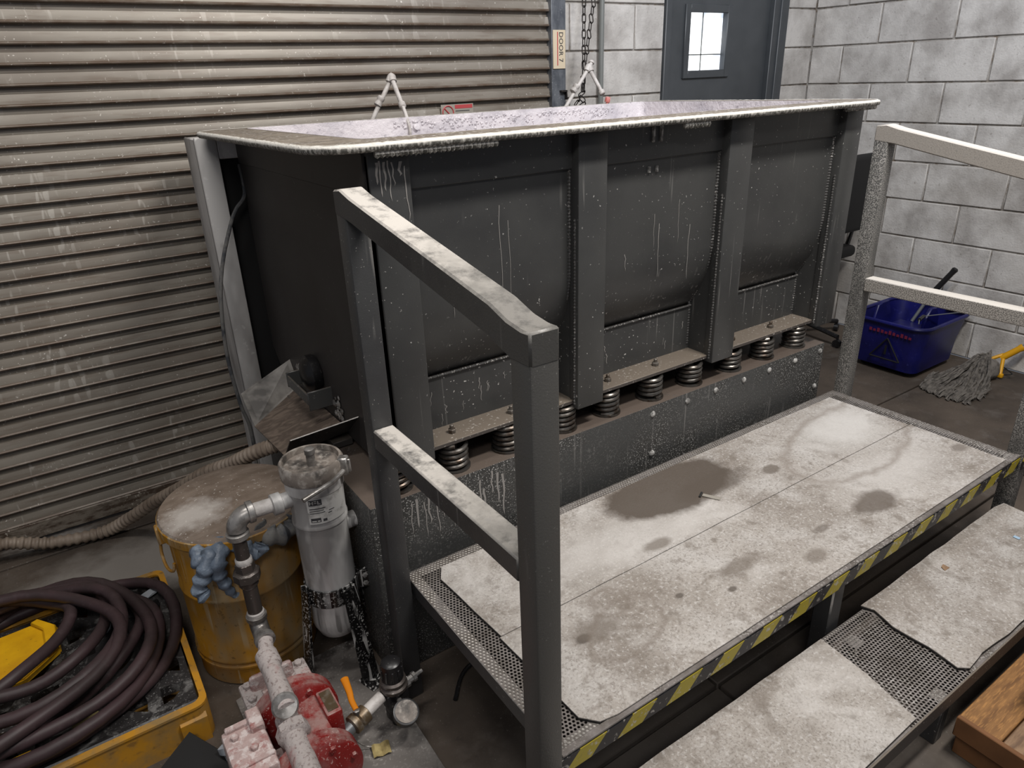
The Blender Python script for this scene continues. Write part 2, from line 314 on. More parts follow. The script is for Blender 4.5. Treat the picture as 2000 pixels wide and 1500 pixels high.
# ------------------------------------------------------------ block walls
BL, BH = .4064, .2032
def block_mesh(L):
    b = B(); b.box(-L/2+.004, L/2-.004, -.02, .02, -BH/2+.004, BH/2-.004, .0035, 1); return b
wr = thing('wall_right', 'off-white painted concrete block wall on the right', 'wall', kind='structure')
B().box(.009, .2, -4.2, .2, 0, 2.9).build('mortar', 'mortar', wr)
full = block_mesh(BL).build('block', 'block', wr, local=True); full.rotation_euler.z = pi/2
half = block_mesh(BL/2).build('block', 'block', wr, local=True); half.rotation_euler.z = pi/2
uf = uh = False
for k in range(14):
    z = (k+.5)*BH; y = 0.
    off = (k % 2 == 1)
    y0 = -.0 if not off else -BL*.5
    if off:
        o = half if not uh else dup(half, wr); uh = True; o.location = (.02+random.uniform(-.0015, .0015), -BL*.25, z)
    yy = y0
    while yy > -3.3:
        o = full if not uf else dup(full, wr); uf = True
        o.location = (.02+random.uniform(-.0015, .0015), yy-BL/2, z); yy -= BL
wb = thing('wall_back', 'painted concrete block wall around the grey door', 'wall', kind='structure')
B().box(-1.9, -1.24, .009, .2, 0, 2.9).build('mortar', 'mortar', wb)
B().box(-.27, .2, .009, .2, 0, 2.9).build('mortar', 'mortar', wb)
B().box(-1.24, -.27, .009, .2, 2.25, 2.9).build('mortar', 'mortar', wb)
def bk(x0, x1, k):
    L = x1-x0; m2 = B(); m2.box(x0+.004, x1-.004, 0, .03, k*BH+.004, (k+1)*BH-.004, .0035); m2.build('block', 'block', wb)
for k in range(14):
    for (x0, x1) in (((-1.9, -1.846), (-1.846, -1.44), (-1.44, -1.24)) if k % 2 == 0 else ((-1.9, -1.645), (-1.645, -1.24))): bk(x0, x1, k)
    bk(-.27, -.0, k)
    if k >= 11: bk(-1.24, -.83, k); bk(-.83, -.27, k)
# ------------------------------------------------------------ roller shutter
d1 = thing('door_1', 'corrugated grey steel roller shutter behind the machine', 'door', kind='structure')
P_ = .059; prof = [(.014, 0), (.004, .0005), (.003, -.0175), (-.0075, -.0195), (-.0105, -.030), (-.0130, -.043), (-.0135, -.0475), (-.0165, -.0490), (-.0185, -.0530), (-.0165, -.0565), (-.001, -.0582), (.004, -.060), (.014, -.060)]
b = B(); b.prism([(y, z) for y, z in prof], 0, -5.6, -1.972); sl = b.build('slat', 'shutter', d1)
for i in range(46):
    o = sl if i == 0 else dup(sl, d1); o.location = (0, random.uniform(-.0015, .0015), .075+(i+1)*P_)
B().box(-5.6, -1.975, -.022, .012, .012, .078, .004).build('bottom_bar', 'shutter_edge', d1)
g = thing('trim_1', 'galvanised vertical guide channel at the right edge of the shutter', 'guide rail', kind='structure')
B().box(-1.978, -1.9, -.034, .01, 0, 3.0, .003).box(-1.906, -1.886, -.02, .009, 0, 3.0, .002).build('channel', 'galv', g)
B().box(-1.935, -1.90, -.052, -.032, 1.452, 1.462, .002).box(-1.905, -1.9, -.052, -.032, 1.42, 1.462, .002).build('hook', 'chain', g)
s = thing('door_sign', 'cream DOOR 7 sign with a red line on the shutter guide', 'sign', (-1.938, -.036, 1.63))
B().box(-1.973, -1.903, -.039, -.034, 1.553, 1.713, .001).build('plate', 'signcream', s)
B().box(-1.951, -1.947, -.0405, -.039, 1.567, 1.705).build('red_line', 'signred', s)
Rt = Matrix.Rotation(rad(90), 4, 'X'); Rr = Matrix.Rotation(rad(-90), 4, 'Z')
text('DOOR 7', .033, Matrix.Translation((-1.930, -.0395, 1.643))@Rt@Rr, s, 'lettering', 'ink')
s = thing('warning_sticker', 'white warning sticker with a red prohibition circle on the shutter', 'sticker', (-2.48, -.016, 1.37))
B().box(-2.56, -2.40, -.0195, -.018, 1.33, 1.428).build('sheet', 'labelgrey', s)
B().tube([(-2.527+.026*cos(a*pi/12), -.0205, 1.396+.026*sin(a*pi/12)) for a in range(24)], .0025, 6, True).tube([(-2.545, -.0205, 1.414), (-2.509, -.0205, 1.378)], .0025, 6).build('prohibition_ring', 'signred', s)
B().box(-2.492, -2.405, -.0205, -.0195, 1.410, 1.425).build('header', 'signred', s)
b = B()
for i in range(4): b.box(-2.49, -2.42+.01*(i % 2), -.0203, -.0195, 1.399-i*.011, 1.402-i*.011)
b.build('print_lines', 'ink', s)
# ------------------------------------------------------------ entry door
d2 = thing('door_2', 'charcoal steel entry door with a small lit window', 'door', kind='structure')
B().box(-1.24, -1.20, -.012, .1, 0, 2.25, .003).box(-.40, -.27, -.012, .1, 0, 2.25, .003).box(-.35, -.325, -.022, .0, 0, 2.25, .003).box(-1.24, -.27, -.012, .1, 2.2, 2.25, .003).build('door_frame', 'doorpaint', d2)
b = B(); x0, x1, z0, z1 = -1.045, -.755, 1.520, 1.803
for q in ((-1.198, x0, 0.01, 2.195), (x1, -.402, .01, 2.195), (x0, x1, .01, z0), (x0, x1, z1, 2.195)): b.box(q[0], q[1], .018, .06, q[2], q[3])
b.build('door_leaf', 'doorpaint', d2)
b = B()
for q in ((x0-.035, x0+.004, z0-.035, z1+.035), (x1-.004, x1+.035, z0-.035, z1+.035), (x0, x1, z0-.035, z0+.004), (x0, x1, z1-.004, z1+.035)): b.box(q[0], q[1], .006, .02, q[2], q[3], .003)
wf = b.build('window_1', 'doorpaint', d2)
B().box(x0, x1, .045, .05, z0, z1).build('pane', 'outside', wf)
B().box(x0, x1, .04, .044, 1.598, 1.604).box(-.918, -.912, .04, .044, z0, z1).build('glazing_wire', 'conduit', wf)
# ------------------------------------------------------------ chain and conduit
def link(L=.024, W=.0085, r=.0026):
    p = [(W*cos(a), 0, L-.0135+W*sin(a)+.0) for a in [pi*i/6 for i in range(7)]]+[(W*cos(a), 0, -(L-.0135)+W*sin(a)) for a in [pi+pi*i/6 for i in range(7)]]
    return B().tube(p, r, 6, True)
ch = thing('hoist_chain', 'dark steel chain loop hanging in front of the conduit', 'chain', (-1.94, -.12, 1.35))
lk = link().build('link', 'chain', ch, local=True); first = True
for (xa, xb, zb, n0) in ((-1.862, -1.862, 1.47, 26), (-1.790, -1.868, 1.47, 26)):
    for i in range(n0):
        z = zb+i*.0315; t = min(1, max(0, (i-1)/13)); x = xa+(xb-xa)*0 if n0 == 0 else (xb+(xa-xb)*t)
        o = lk if first else dup(lk, ch); first = False
        o.location = (x+1.94, .0, z-1.35); o.rotation_euler = (0, rad(9 if xa > -1.85 and i < 14 else 0), (i % 2)*pi/2+.3)
for (x, z, rz) in ((-1.872, 1.445, .4), (-1.884, 1.425, 1.4), (-1.868, 1.42, 2.2), (-1.905, 1.405, .9), (-1.87, 1.395, .2)):
    o = dup(lk, ch); o.location = (x+1.94, .0, z-1.35); o.rotation_euler = (.5, .9, rz)
tag(B().tube([(-1.676, -.025, 0), (-1.676, -.025, 2.9)], .0125, 12).build('conduit_pipe', 'conduit'), 'thin grey vertical conduit on the block wall by the chain', 'pipe')

#@@MACHINE
mc = thing('vibratory_tub', 'long charcoal steel vibratory finishing tub on coil springs', 'machine', (-2.6, -.9, 0))
def rz(y): return 1.4155-.0093*(y+1.45)
# rim: flat rounded frame
def rrect(x0, x1, y0, y1, r, n=8):
    out = []
    for (cx, cy, a) in ((x1-r, y1-r, 0), (x0+r, y1-r, 90), (x0+r, y0+r, 180), (x1-r, y0+r, 270)):
        for i in range(n+1): t = rad(a+90*i/n); out.append((cx+r*cos(t), cy+r*sin(t)))
    return out
def frame_plate(outer, inner, z0f, z1f):
    b = bmesh.new(); n = len(outer); R = []
    for pts, zf in ((outer, z1f), (inner, z1f), (inner, z0f), (outer, z0f)):
        R.append([b.verts.new((x, y, zf(y))) for x, y in pts])
    for a in range(4):
        A, C = R[a], R[(a+1) % 4]
        for i in range(n): b.faces.new((A[i], A[(i+1) % n], C[(i+1) % n], C[i]))
    bmesh.ops.recalc_face_normals(b, faces=b.faces); return b
XL, XR, YF, YB = -3.63, -1.615, -1.45, -.325
outer = rrect(XL, XR, YF, YB, .10); inner = rrect(XL+.155, XR-.12, YF+.135, YB-.045, .03)
b = B(); b._add(frame_plate(rrect(XL+.003, XR-.003, YF+.003, YB-.003, .10), inner, lambda y: rz(y)-.015, rz)); rim = b.build('rim', 'rimtop', mc, 'brown crusted flat rim')
# rounded rim edge with crust
pts = [(x, y, rz(y)-.0085) for x, y in rrect(XL+.006, XR-.006, YF+.006, YB-.006, .10, 10)]
def densify(p, d, loop=True):
    out = []
    for i in range(len(p) if loop else len(p)-1):
        a, c = V(p[i]), V(p[(i+1) % len(p)]); k = max(1, int((c-a).length/d))
        out += [a.lerp(c, j/k) for j in range(k)]
    return out
B().tube(densify(pts, .010), .0092, 12, True).disp(.0009, 110).build('rim_edge', 'rimedge', rim)
b = B()
def bead(b, p0, p1, r=.006, step=.009, n=8):
    a, c = V(p0), V(p1); L = (c-a).length; k = int(L/step); pts = [a.lerp(c, i/(2*k)) for i in range(2*k+1)]
    return b.tube(pts, lambda i: r*(1.0 if i % 2 else .62), n)
for p0, p1, r0, dz in ((-3.50, -3.20, .0095, .023), (-2.60, -2.50, .010, .024), (-1.86, -1.69, .0085, .021)):
    bead(B(), (p0, -1.437, rz(-1.44)-dz), (p1, -1.437, rz(-1.44)-dz), r0, .011).build('weld_bead', 'rimedge', rim)
for x in (-2.655, -2.625):
    B().box(x, x+.008, -1.380, -1.367, 1.35, 1.400, .002).build('drip_lug', 'boltdust', rim)
    B().box(x, x+.007, -1.368, -1.360, 1.268, 1.285, .001).build('drip_lug', 'boltdust', rim)
# liner
ix0, ix1, iy0, iy1 = XL+.155, XR-.12, YF+.135, YB-.045
b = bmesh.new(); q0 = rrect(ix0+.0015, ix1-.0015, iy0+.0015, iy1-.0015, .03); q1 = rrect(ix0+.0015, ix1-.0015, iy0+.0015, iy1-.0015, .03); q2 = rrect(ix0+.02, ix1-.02, iy0+.25, iy1-.25, .03)
Rn = [[b.verts.new((x, y, z if z else rz(y)+.0006)) for x, y in q] for q, z in ((q0, 0), (q1, 1.15), (q2, .85))]
for A, C in zip(Rn, Rn[1:]):
    for i in range(len(A)): b.faces.new((A[i], A[(i+1) % len(A)], C[(i+1) % len(A)], C[i]))
b.faces.new(Rn[-1]); bb = B(); bb._add(b); bb.build('liner', 'liner', mc, 'white slurry coated inner lining')
b = B()
for i in range(260):
    x = random.uniform(-2.95, -1.9); z = 1.392-abs(random.gauss(0, .02)); q_ = random.uniform(.002, .007)
    b.lathe([(.0, .0), (q_, .0), (q_*.8, .0015), (.001, .003)], (x, iy1-.002, min(z, 1.395)), (0, -1, 0), 6, False)
o = b.build('slurry_crust', 'liner', mc); o['kind'] = 'stuff'
# ribs: box channels
ribX = [(-3.502, -3.405), (-2.934, -2.836), (-2.361, -2.257), (-1.785, -1.690)]
for i, (a, c) in enumerate(ribX):
    B().box(a, c, -1.40, -1.36, .628, rz(-1.4)-.017, .004, 2).build('rib', 'steel', mc)
# gusset side plates following the shell
gp = [(-1.385, .632), (-1.385, 1.395), (-1.33, 1.395), (-1.33, 1.0), (-1.27, .83), (-1.27, .655), (-1.30, .632)]
for i, (a, c) in enumerate(ribX):
    for x in ((a+.004,), (c-.012,)):
        b = B(); b.prism(gp, 0, x[0], x[0]+.008); pl = b.build('gusset_plate', 'steel', mc)
        pass
    if i:
        P3 = [(a-.001, y, z) for y, z in ((-1.362, 1.36), (-1.362, 1.02), (-1.352, .96), (-1.31, .86), (-1.285, .82), (-1.285, .665))]
        pts = densify(P3, .0045, False)
        B().tube(pts, lambda i: .0065*(1.0 if i % 2 else .62), 8).build('weld_seam', 'weld', mc)
        bead(B(), (a+.0005, -1.385, 1.18), (a+.0005, -1.385, .64), .0045).build('weld_seam', 'weld', mc)
# shell panels between ribs: strip, panel with curve, skirt, flange
for j in range(3):
    a, c = ribX[j][1]-.012, ribX[j+1][0]+.012
    b = B(); b.box(a, c, -1.372, -1.352, 1.305, rz(-1.37)-.016, .002); b.build('top_band', 'steel', mc)
    cur = [(-1.362, 1.32), (-1.362, 1.02), (-1.360, .985), (-1.352, .945), (-1.338, .905), (-1.318, .865), (-1.292, .825), (-1.262, .79)]
    poly = cur+[(y+.012, z-.004) for y, z in cur[::-1]]
    B().prism(poly, 0, a, c).build('side_panel', 'steel', mc)
    B().box(a, c, -1.288, -1.276, .648, .806, .002).build('skirt_panel', 'steel', mc)
    b = B(); bead(b, (a+.01, -1.292, .806), (c-.01, -1.292, .806), .004, .007); b.build('weld_seam', 'weld', mc)
    fl = B().box(a, c, -1.378, -1.276, .640, .652, .0015).build('flange', 'flange', mc)
    for t in (0, 1):
        xs = [(-3.318, -3.125, None), (-2.762, -2.558, -2.40), (-2.185, -1.975, None)][j][t]
        if xs is None or t == 2: continue
        bo = B().hexa((xs, -1.335, .652), .011, .012).lathe([(.006, 0), (.006, .012), (.004, .014)], (xs, -1.335, .662), n=10).build('bolt', 'bolt', fl)
# left & right ends, back, belly
B().prism([(-1.395, 1.385), (-1.395, .63), (-1.27, .58), (-.42, .58), (-.345, .66), (-.345, 1.385)], 0, -3.502, -3.494).build('end_wall', 'endwall', mc, 'dark plain end sheet')
B().box(-3.508, -3.500, -1.385, -.35, 1.30, 1.392, .002).build('end_band', 'endwall', mc)
B().prism([(-1.37, 1.385), (-1.33, 1.0), (-1.2, .7), (-.5, .7), (-.345, 1.0), (-.345, 1.385)], 0, -1.70, -1.692).build('end_wall', 'endwall', mc)
B().box(-3.5, -1.7, -.353, -.345, .66, 1.385, .001).build('rear_panel', 'endwall', mc)
B().box(-3.49, -1.7, -1.27, -.36, .645, .66).build('belly', 'endwall', mc)
# base
base = B().box(-3.60, -1.722, -1.405, -.42, .0, .555, .004, 2).build('base_box', 'steelbase', mc, 'slurry splashed steel base box')
for x in (-1.747, -1.90, -2.05, -2.19, -2.335, -2.472, -2.63): B().lathe([(.011, 0), (.010, .004), (.004, .008)], (x, -1.404, .525), (0, -1, 0), 10).build('bolt', 'boltdust', base)
for x in (-1.752, -2.626): B().lathe([(.012, 0), (.011, .004), (.004, .009)], (x, -1.404, .38), (0, -1, 0), 10).build('bolt', 'boltdust', base)
# springs
b = B(); Rs, H0 = .036, .083
b.tube([(Rs*cos(t), Rs*sin(t), .006+(H0-.012)*t/(2*pi*4.6)) for t in [i*pi/9 for i in range(int(4.6*18)+1)]], .0068, 8)
b.lathe([(.046, 0), (.046, .006)], (0, 0, -.002), n=20).lathe([(.013, 0), (.013, H0-.004)], n=10)
sp = b.build('spring', 'spring', mc, 'steel coil spring', local=True)
SX = [-3.50, -3.325, -3.150, -2.950, -2.777, -2.590, -2.405, -2.205, -2.025, -1.840]
for i, x in enumerate(SX):
    o = sp if i == 0 else dup(sp, mc); o.location = (x+2.6, -1.345+.9, .557); o.rotation_euler.z = i*.9
# discharge tray
TA, TB, TC, TD = (-3.70, -.629, .622), (-3.70, -.745, .551), (-3.69, -1.023, .566), (-3.69, -1.113, .654)
IA, IB, IC, ID = (-3.504, -.538, .664), (-3.504, -.60, .585), (-3.504, -1.05, .600), (-3.504, -1.145, .681)
tr = B().sheet([TB, TC, IC, IB], .003).build('discharge_tray', 'traybed', mc, 'open sheet metal tray with brown slurry')
B().sheet([TA, TB, IB, IA], .003).build('rear_flap', 'tray', tr)
B().sheet([TC, TD, ID, IC], .003).build('front_flap', 'steelplain', tr)
B().box(-3.56, -3.50, -1.06, -.60, .56, .58, .002).build('tray_bracket', 'endwall', tr)
# thin white slurry runs, joined per surface
def runs(y, items, parent):
    b = B()
    for (x, z1, L, wd) in items:
        k = 7; c = b.bm; A = []; C = []
        for i in range(k+1):
            t = i/k; xx = x+.003*noise.noise(V((x*50, 0, t*3)))*2; ww = wd*(.45+.55*(1-t))*(1.25 if i == k-1 else 1)*(.1 if i == k else 1)
            A.append(c.verts.new((xx-ww, y, z1-L*t))); C.append(c.verts.new((xx+ww, y, z1-L*t)))
        for i in range(k): c.faces.new((A[i], C[i], C[i+1], A[i+1]))
    o = b.build('slurry_runs', 'slurryrun', parent); o['kind'] = 'stuff'; return o
random.seed(11)
runs(-1.4008, [(-3.485, 1.372, .045, .0035), (-3.476, 1.375, .075, .002), (-3.466, 1.372, .06, .003), (-3.455, 1.374, .085, .0018), (-3.446, 1.37, .05, .002), (-3.43, 1.37, .03, .004), (-3.418, 1.36, .12, .0016)], mc)
runs(-1.3628, [(-3.155, 1.24, .30, .0009), (-3.128, 1.20, .26, .0007), (-3.31, 1.08, .06, .001), (-3.30, 1.07, .09, .0008), (-2.62, 1.15, .10, .0008), (-2.60, 1.12, .16, .0012), (-2.52, 1.18, .13, .0008), (-2.47, 1.10, .17, .0012), (-2.73, 1.05, .05, .0012)], mc)
runs(-1.2888, [(x, z, L, w_) for x, z, L, w_ in [(random.uniform(-3.39, -2.95), random.uniform(.69, .78), random.uniform(.02, .05), random.uniform(.0008, .002)) for i in range(14)]+[(random.uniform(-2.82, -2.38), random.uniform(.69, .77), random.uniform(.02, .04), random.uniform(.0008, .002)) for i in range(10)]], mc)
runs(-1.4058, [(-3.56+i*.021+random.uniform(-.006, .006), random.uniform(.49, .54), random.uniform(.07, .16), random.uniform(.0015, .004)) for i in range(18)], mc)
# outlet gate
gt = B().box(-3.575, -3.567, -.93, -.74, .655, .69, .002).box(-3.575, -3.50, -.938, -.93, .640, .70, .002).box(-3.575, -3.5, -.742, -.734, .65, .70, .002).build('outlet_bracket', 'steel', mc)
B().lathe([(.052, 0), (.058, .008), (.058, .03), (.04, .045), (.015, .05)], (-3.503, -.83, .715), (-1, 0, 0), 24).build('outlet_plug', 'blackplastic', mc)
b = B()
for i in range(26):
    y = random.uniform(-.62, -.70) if i < 13 else random.uniform(-.95, -1.02); z = random.uniform(.62, .69)
    b.lathe([(.0, 0), (random.uniform(.006, .014), .002), (.003, random.uniform(.004, .010))], (-3.503, y, z), (-1, 0, 0), 6, False)
o = b.build('slurry_splash', 'castgalv', mc); o['kind'] = 'stuff'

# guard housing behind the tub, left end
h = thing('guard_housing', 'pale grey sheet metal housing standing between tub and shutter', 'housing', (-3.55, -.3, 0))
b = B(); b.box(-3.628, -3.562, -.34, -.318, 0, 1.385, .006, 2).box(-3.562, -3.30, -.34, -.318, 1.315, 1.385, .006, 2); b.build('front_frame', 'hood', h)
B().box(-3.628, -3.62, -.334, -.175, 0, 1.382, .004).build('side_sheet', 'hood', h)
B().box(-3.622, -3.30, -.335, -.175, 1.372, 1.38, .003).build('top_sheet', 'hood', h)
B().box(-3.615, -3.28, -.30, -.185, .02, 1.37).build('inner_panel', 'black', h)
tag(B().tube(catmull([(-3.495, -.300, 1.29), (-3.507, -0.352, 1.202), (-3.544, -0.360, 1.158), (-3.576, -0.375, 1.110), (-3.634, -0.410, 0.989), (-3.669, -0.440, 0.862), (-3.684, -0.450, 0.687), (-3.674, -0.450, 0.511), (-3.656, -0.440, 0.401), (-3.66, -.42, .2), (-3.67, -.4, .012), (-3.63, -.39, .010)]), .0062, 8).build('power_cable', 'ragdark'),
    'grey cable bowing out beside the pale housing and dark tub end', 'cable')
# water pipes over the rear rim
def spray(x0, label, red):
    t = thing('spray_pipe', label, 'pipe', (x0, -.22, 1.2))
    E0 = V((-2.979, -.225, 1.397)) if not red else V((-2.063, -.225, 1.404)); E1 = E0+V((.106, 0, .142)) if not red else E0+V((.144, 0, .148))
    E2 = V((-2.891, -.335, 1.440)) if not red else V((-1.905, -.305, 1.443)); E3 = V((-2.893, -.37, 1.392)) if not red else V((-1.905, -.335, 1.415))
    B().tube([E0-V((.03, 0, .06)), E0.lerp(E1, .97)], .0085, 12).build('lower_pipe', 'pvc', t)
    B().tube([E0-V((.03, 0, .06)), E0-V((.03, 0, .8))], .0085, 12).build('standpipe', 'pvc', t)
    mid = E0.lerp(E1, .45); dr = (E1-E0).normalized()
    B().lathe([(.010, 0), (.014, .003), (.014, .012), (.011, .016), (.011, .022), (.014, .026), (.014, .036), (.010, .039)], mid-dr*.02, dr, 16).build('coupling', 'pvc', t)
    el = catmull([E1-dr*.018, E1+V((0, 0, .004)), E1+(E2-E1).normalized()*.02], 6)
    B().tube(el, .0145, 12).build('elbow', 'pvc', t)
    d2_ = (E2-E1).normalized()
    B().tube([E1+d2_*.015, E2], .0085, 12).build('upper_pipe', 'pvc', t)
    B().lathe([(.010, 0), (.0135, .003), (.0135, .018), (.010, .021)], E2-d2_*.02, d2_, 14).build('coupling', 'pvc', t)
    if red:
        B().box(-.011, .011, -.007, .007, -.006, .018, .003, 2).lathe([(.007, 0), (.004, .035)], (0, 0, -.038), n=10).box(-.002, .026, -.005, .005, -.044, -.036, .002).build('valve', 'pinkred', t, 'faded red valve', xf=Matrix.Translation(E3)@Matrix.Rotation(.25, 4, 'Y'))
    else:
        B().tube(catmull([E2, E3, E3+V((.002, -.01, -.05))], 6), lambda i: .008-.0003*i, 10).disp(.003, 80).build('outlet', 'pvc', t)
        B().lathe([(.0, 0), (.012, .001), (.009, .002), (.0, .0025)], (E3.x+.03, -.378, 1.372), (0, -1, .3), 12, False).build('slurry_lump', 'liner', t)
    if red: B().tube([E1+V((0, 0, 0)), E1+V((.024, .01, .022))], .0085, 10).lathe([(.013, 0), (.013, .008), (.006, .009)], E1+V((.020, .008, .018)), (.5, .2, .8), 12).build('side_port', 'pvc', t)
spray(-2.968, 'white pipe bent over the rear rim in front of the shutter', False)
spray(-2.03, 'white pipe with red valve bent over the rim by the chain', True)

#@@PLATFORM
pf = thing('work_platform', 'raised steel work platform with handrails and striped front edge', 'platform', (-2.6, -1.78, 0))
def perf(name, x0, x1, y0, y1, z, parent, p=.0091, r=.0031, mat='platedusty', label=None):
    me = bmesh.new(); rows = max(1, round((y1-y0)/(p*.9))); py = (y1-y0)/rows; cols = max(1, round((x1-x0)/p)); px = (x1-x0)/cols
    for j in range(rows):
        off = .5*px if j % 2 else 0
        for i in range(cols+(1 if off else 0)):
            xa, xb = x0+i*px-off, x0+(i+1)*px-off; ca = (xa+xb)/2; yc = y0+(j+.5)*py
            xa, xb = max(xa, x0), min(xb, x1); ya, yb = y0+j*py, y0+(j+1)*py
            if xb-xa < px*.9: me.faces.new([me.verts.new((u, v_, z)) for u, v_ in ((xa, ya), (xb, ya), (xb, yb), (xa, yb))]); continue
            sq = [(xb, yc), (xb, yb), (ca, yb), (xa, yb), (xa, yc), (xa, ya), (ca, ya), (xb, ya)]
            A = [me.verts.new((u, v_, z)) for u, v_ in sq]; C = [me.verts.new((ca+r*cos(k*pi/4), yc+r*sin(k*pi/4), z)) for k in range(8)]
            for k in range(8): me.faces.new((A[k], A[(k+1) % 8], C[(k+1) % 8], C[k]))
    b = B(); b._add(me); return b.build(name, mat, parent, label)
PX0, PX1, PY0, PY1, PZ = -3.545, -1.69, -2.105, -1.449, .36
perf('perforated_deck', PX0, -3.42, PY0+.012, PY1, PZ, pf)
perf('perforated_deck', PX1-.15, PX1, PY0+.012, PY1, PZ, pf)
perf('perforated_deck', -3.42, PX1-.15, PY1-.10, PY1, PZ, pf)
perf('perforated_deck', -3.42, PX1-.15, -1.80, -1.765, PZ, pf)
B().box(-3.42, PX1-.15, PY0+.012, -1.80, PZ-.002, PZ).box(-3.42, PX1-.15, -1.765, PY1-.10, PZ-.002, PZ).build('deck_sheet', 'platedusty', pf)
B().box(PX0, PX1, PY0-.002, PY0+.03, PZ-.05, PZ-.001, .002).build('front_beam', 'steelplain', pf)
B().box(PX0, PX1, PY0-.004, PY0+.012, PZ-.001, PZ+.004, .0015).build('front_lip', 'platedusty', pf)
B().box(PX0, PX0+.03, PY0+.03, PY1, PZ-.045, PZ-.002, .002).build('side_beam', 'steelplain', pf)
B().box(PX1-.03, PX1, PY0+.03, PY1, PZ-.045, PZ-.002, .002).build('side_beam', 'steelplain', pf)
B().box(PX0+.03, PX1-.03, PY1-.03, PY1, PZ-.045, PZ-.002, .002).build('rear_beam', 'steelplain', pf)
B().box(-3.60, -1.638, PY0-.0042, PY0-.0022, PZ-.046, PZ-.006).build('hazard_tape', 'tape', pf, 'worn yellow and black striped tape')
B().box(-3.603, -3.556, -2.1235, -2.1215, PZ-.046, PZ-.006).build('hazard_tape', 'tape', pf, 'worn yellow and black striped tape')
B().box(-1.69, -1.642, -2.1195, -2.1165, PZ-.046, PZ-.006).build('hazard_tape', 'tape', pf, 'worn yellow and black striped tape')
B().box(-2.665, -2.615, -2.10, -2.05, 0, PZ-.045, .004).build('leg', 'steelplain', pf)
B().box(-2.665, -2.615, -1.50, -1.455, 0, PZ-.045, .004).build('leg', 'steelplain', pf)
def rail(x0, x1, mat, yb, yf):
    # rear & front posts (square tube), sloping top rail with soft bends, mid rail
    B().box(x0, x1, yb, yb+.05, 0, 1.318, .004, 2).build('post', mat, pf)
    B().box(x0, x1, yf, yf+.05, 0, 1.205, .004, 2).build('post', mat, pf)
    T = [(yb+.0506, 1.335), (yb+.015, 1.340), (yb-.03, 1.328), (yf+.10, 1.236), (yf+.055, 1.221), (yf+.02, 1.216), (yf-.0006, 1.217)]
    Bt = [(yf-.0006, 1.165), (yf+.05, 1.165), (yf+.11, 1.184), (yb-.02, 1.279), (yb+.0506, 1.287)]
    B().prism(T+Bt, 0, x0-.0006, x1+.0006, .0035, 1).build('top_rail', mat if mat != 'raildusty' else 'raildustytop', pf)
    B().box(x0, x1, yf+.05, yb, .772, .820, .0035, 1).build('mid_rail', mat if mat != 'raildusty' else 'raildustymid', pf)
rail(-3.605, -3.555, 'steelplain', -1.505, -2.121)
rail(-1.69, -1.640, 'raildusty', -1.50, -2.116)
# mats on the platform
def mat_obj(name, pts, z0, z1, mat, label, group=None, wav=.0):
    t = thing(name, label, 'mat', (sum(p[0] for p in pts)/len(pts), sum(p[1] for p in pts)/len(pts), z0), group)
    P = []
    for i in range(len(pts)):
        a, c = V(pts[i]+(0,)), V(pts[(i+1) % len(pts)]+(0,)); k = max(1, int((c-a).length/.02))
        for j in range(k):
            p = a.lerp(c, j/k); p += V((noise.noise(p*9), noise.noise(p*9+V((5, 5, 5))), 0))*wav; P.append((p.x, p.y))
    B().prism(P, 2, z0, z1-.0025).build('backing', 'matedge', t); B().prism(P, 2, z1-.0025, z1, .0).build('pile_surface', mat, t); return t
mat_obj('anti_slip_mat', [(-3.485, -1.53), (-3.47, -1.7865), (-1.765, -1.7865), (-1.775, -1.488), (-3.46, -1.488)], PZ+.0005, PZ+.008, 'mat', 'rear stained grey mat on the platform next to the tub', wav=.0018)
mat_obj('anti_slip_mat', [(-3.475, -1.789), (-3.468, -2.06), (-3.44, -2.092), (-3.40, -2.099), (-1.765, -2.095), (-1.76, -1.789)], PZ+.0005, PZ+.008, 'mat', 'front grey mat along the striped platform edge', wav=.0015)
tag(B().box(-.026, .026, -.007, .007, 0, .003, .001).build('wood_chip', 'labelgrey', None, xf=Matrix.Translation((-2.66, -1.687, PZ+.009))@Matrix.Rotation(rad(-62), 4, 'Z')), 'flat pale scrap lying on the dark stain of the rear mat', 'scrap')
tag(B().box(-.014, .014, -.003, .003, 0, .003).build('wood_chip', 'matedge', None, xf=Matrix.Translation((-2.675, -1.66, PZ+.009))@Matrix.Rotation(.5, 4, 'Z')), 'tiny dark sliver beside the pale scrap on the dark stain', 'scrap')
# lower step
st = thing('lower_step', 'low steel step in front of the platform with perforated tread', 'step', (-2.6, -2.25, 0))
SZ = .18; SX0, SX1, SY0, SY1 = -3.50, -1.715, -2.392, -2.112
perf('perforated_tread', -2.79, -2.52, SY0+.004, SY1, SZ, st, .0098, .0034)
B().box(SX0, -2.79, SY0+.004, SY1, SZ-.003, SZ).box(-2.52, SX1, SY0+.004, SY1, SZ-.003, SZ).build('tread_sheet', 'platedusty', st)
B().box(SX0, SX1, SY0, SY0+.004, SZ-.045, SZ+.002, .001).build('front_beam', 'flange', st)
B().box(SX0, SX1, SY1-.006, SY1, SZ-.045, SZ-.003, .001).build('rear_beam', 'steelplain', st)
B().box(SX1-.006, SX1, SY0+.004, SY1-.006, SZ-.045, SZ-.003).build('end_beam', 'steelplain', st)
B().box(SX0, SX0+.006, SY0+.004, SY1-.006, SZ-.045, SZ-.003).build('end_beam', 'steelplain', st)
for (x, y) in ((-3.48, SY0+.01), (-3.48, SY1-.05), (-2.62, SY0+.01), (-2.62, SY1-.05), (-1.77, SY0+.01), (-1.77, SY1-.05)): B().box(x, x+.04, y, y+.04, 0, SZ-.045, .003).build('leg', 'steelplain', st)
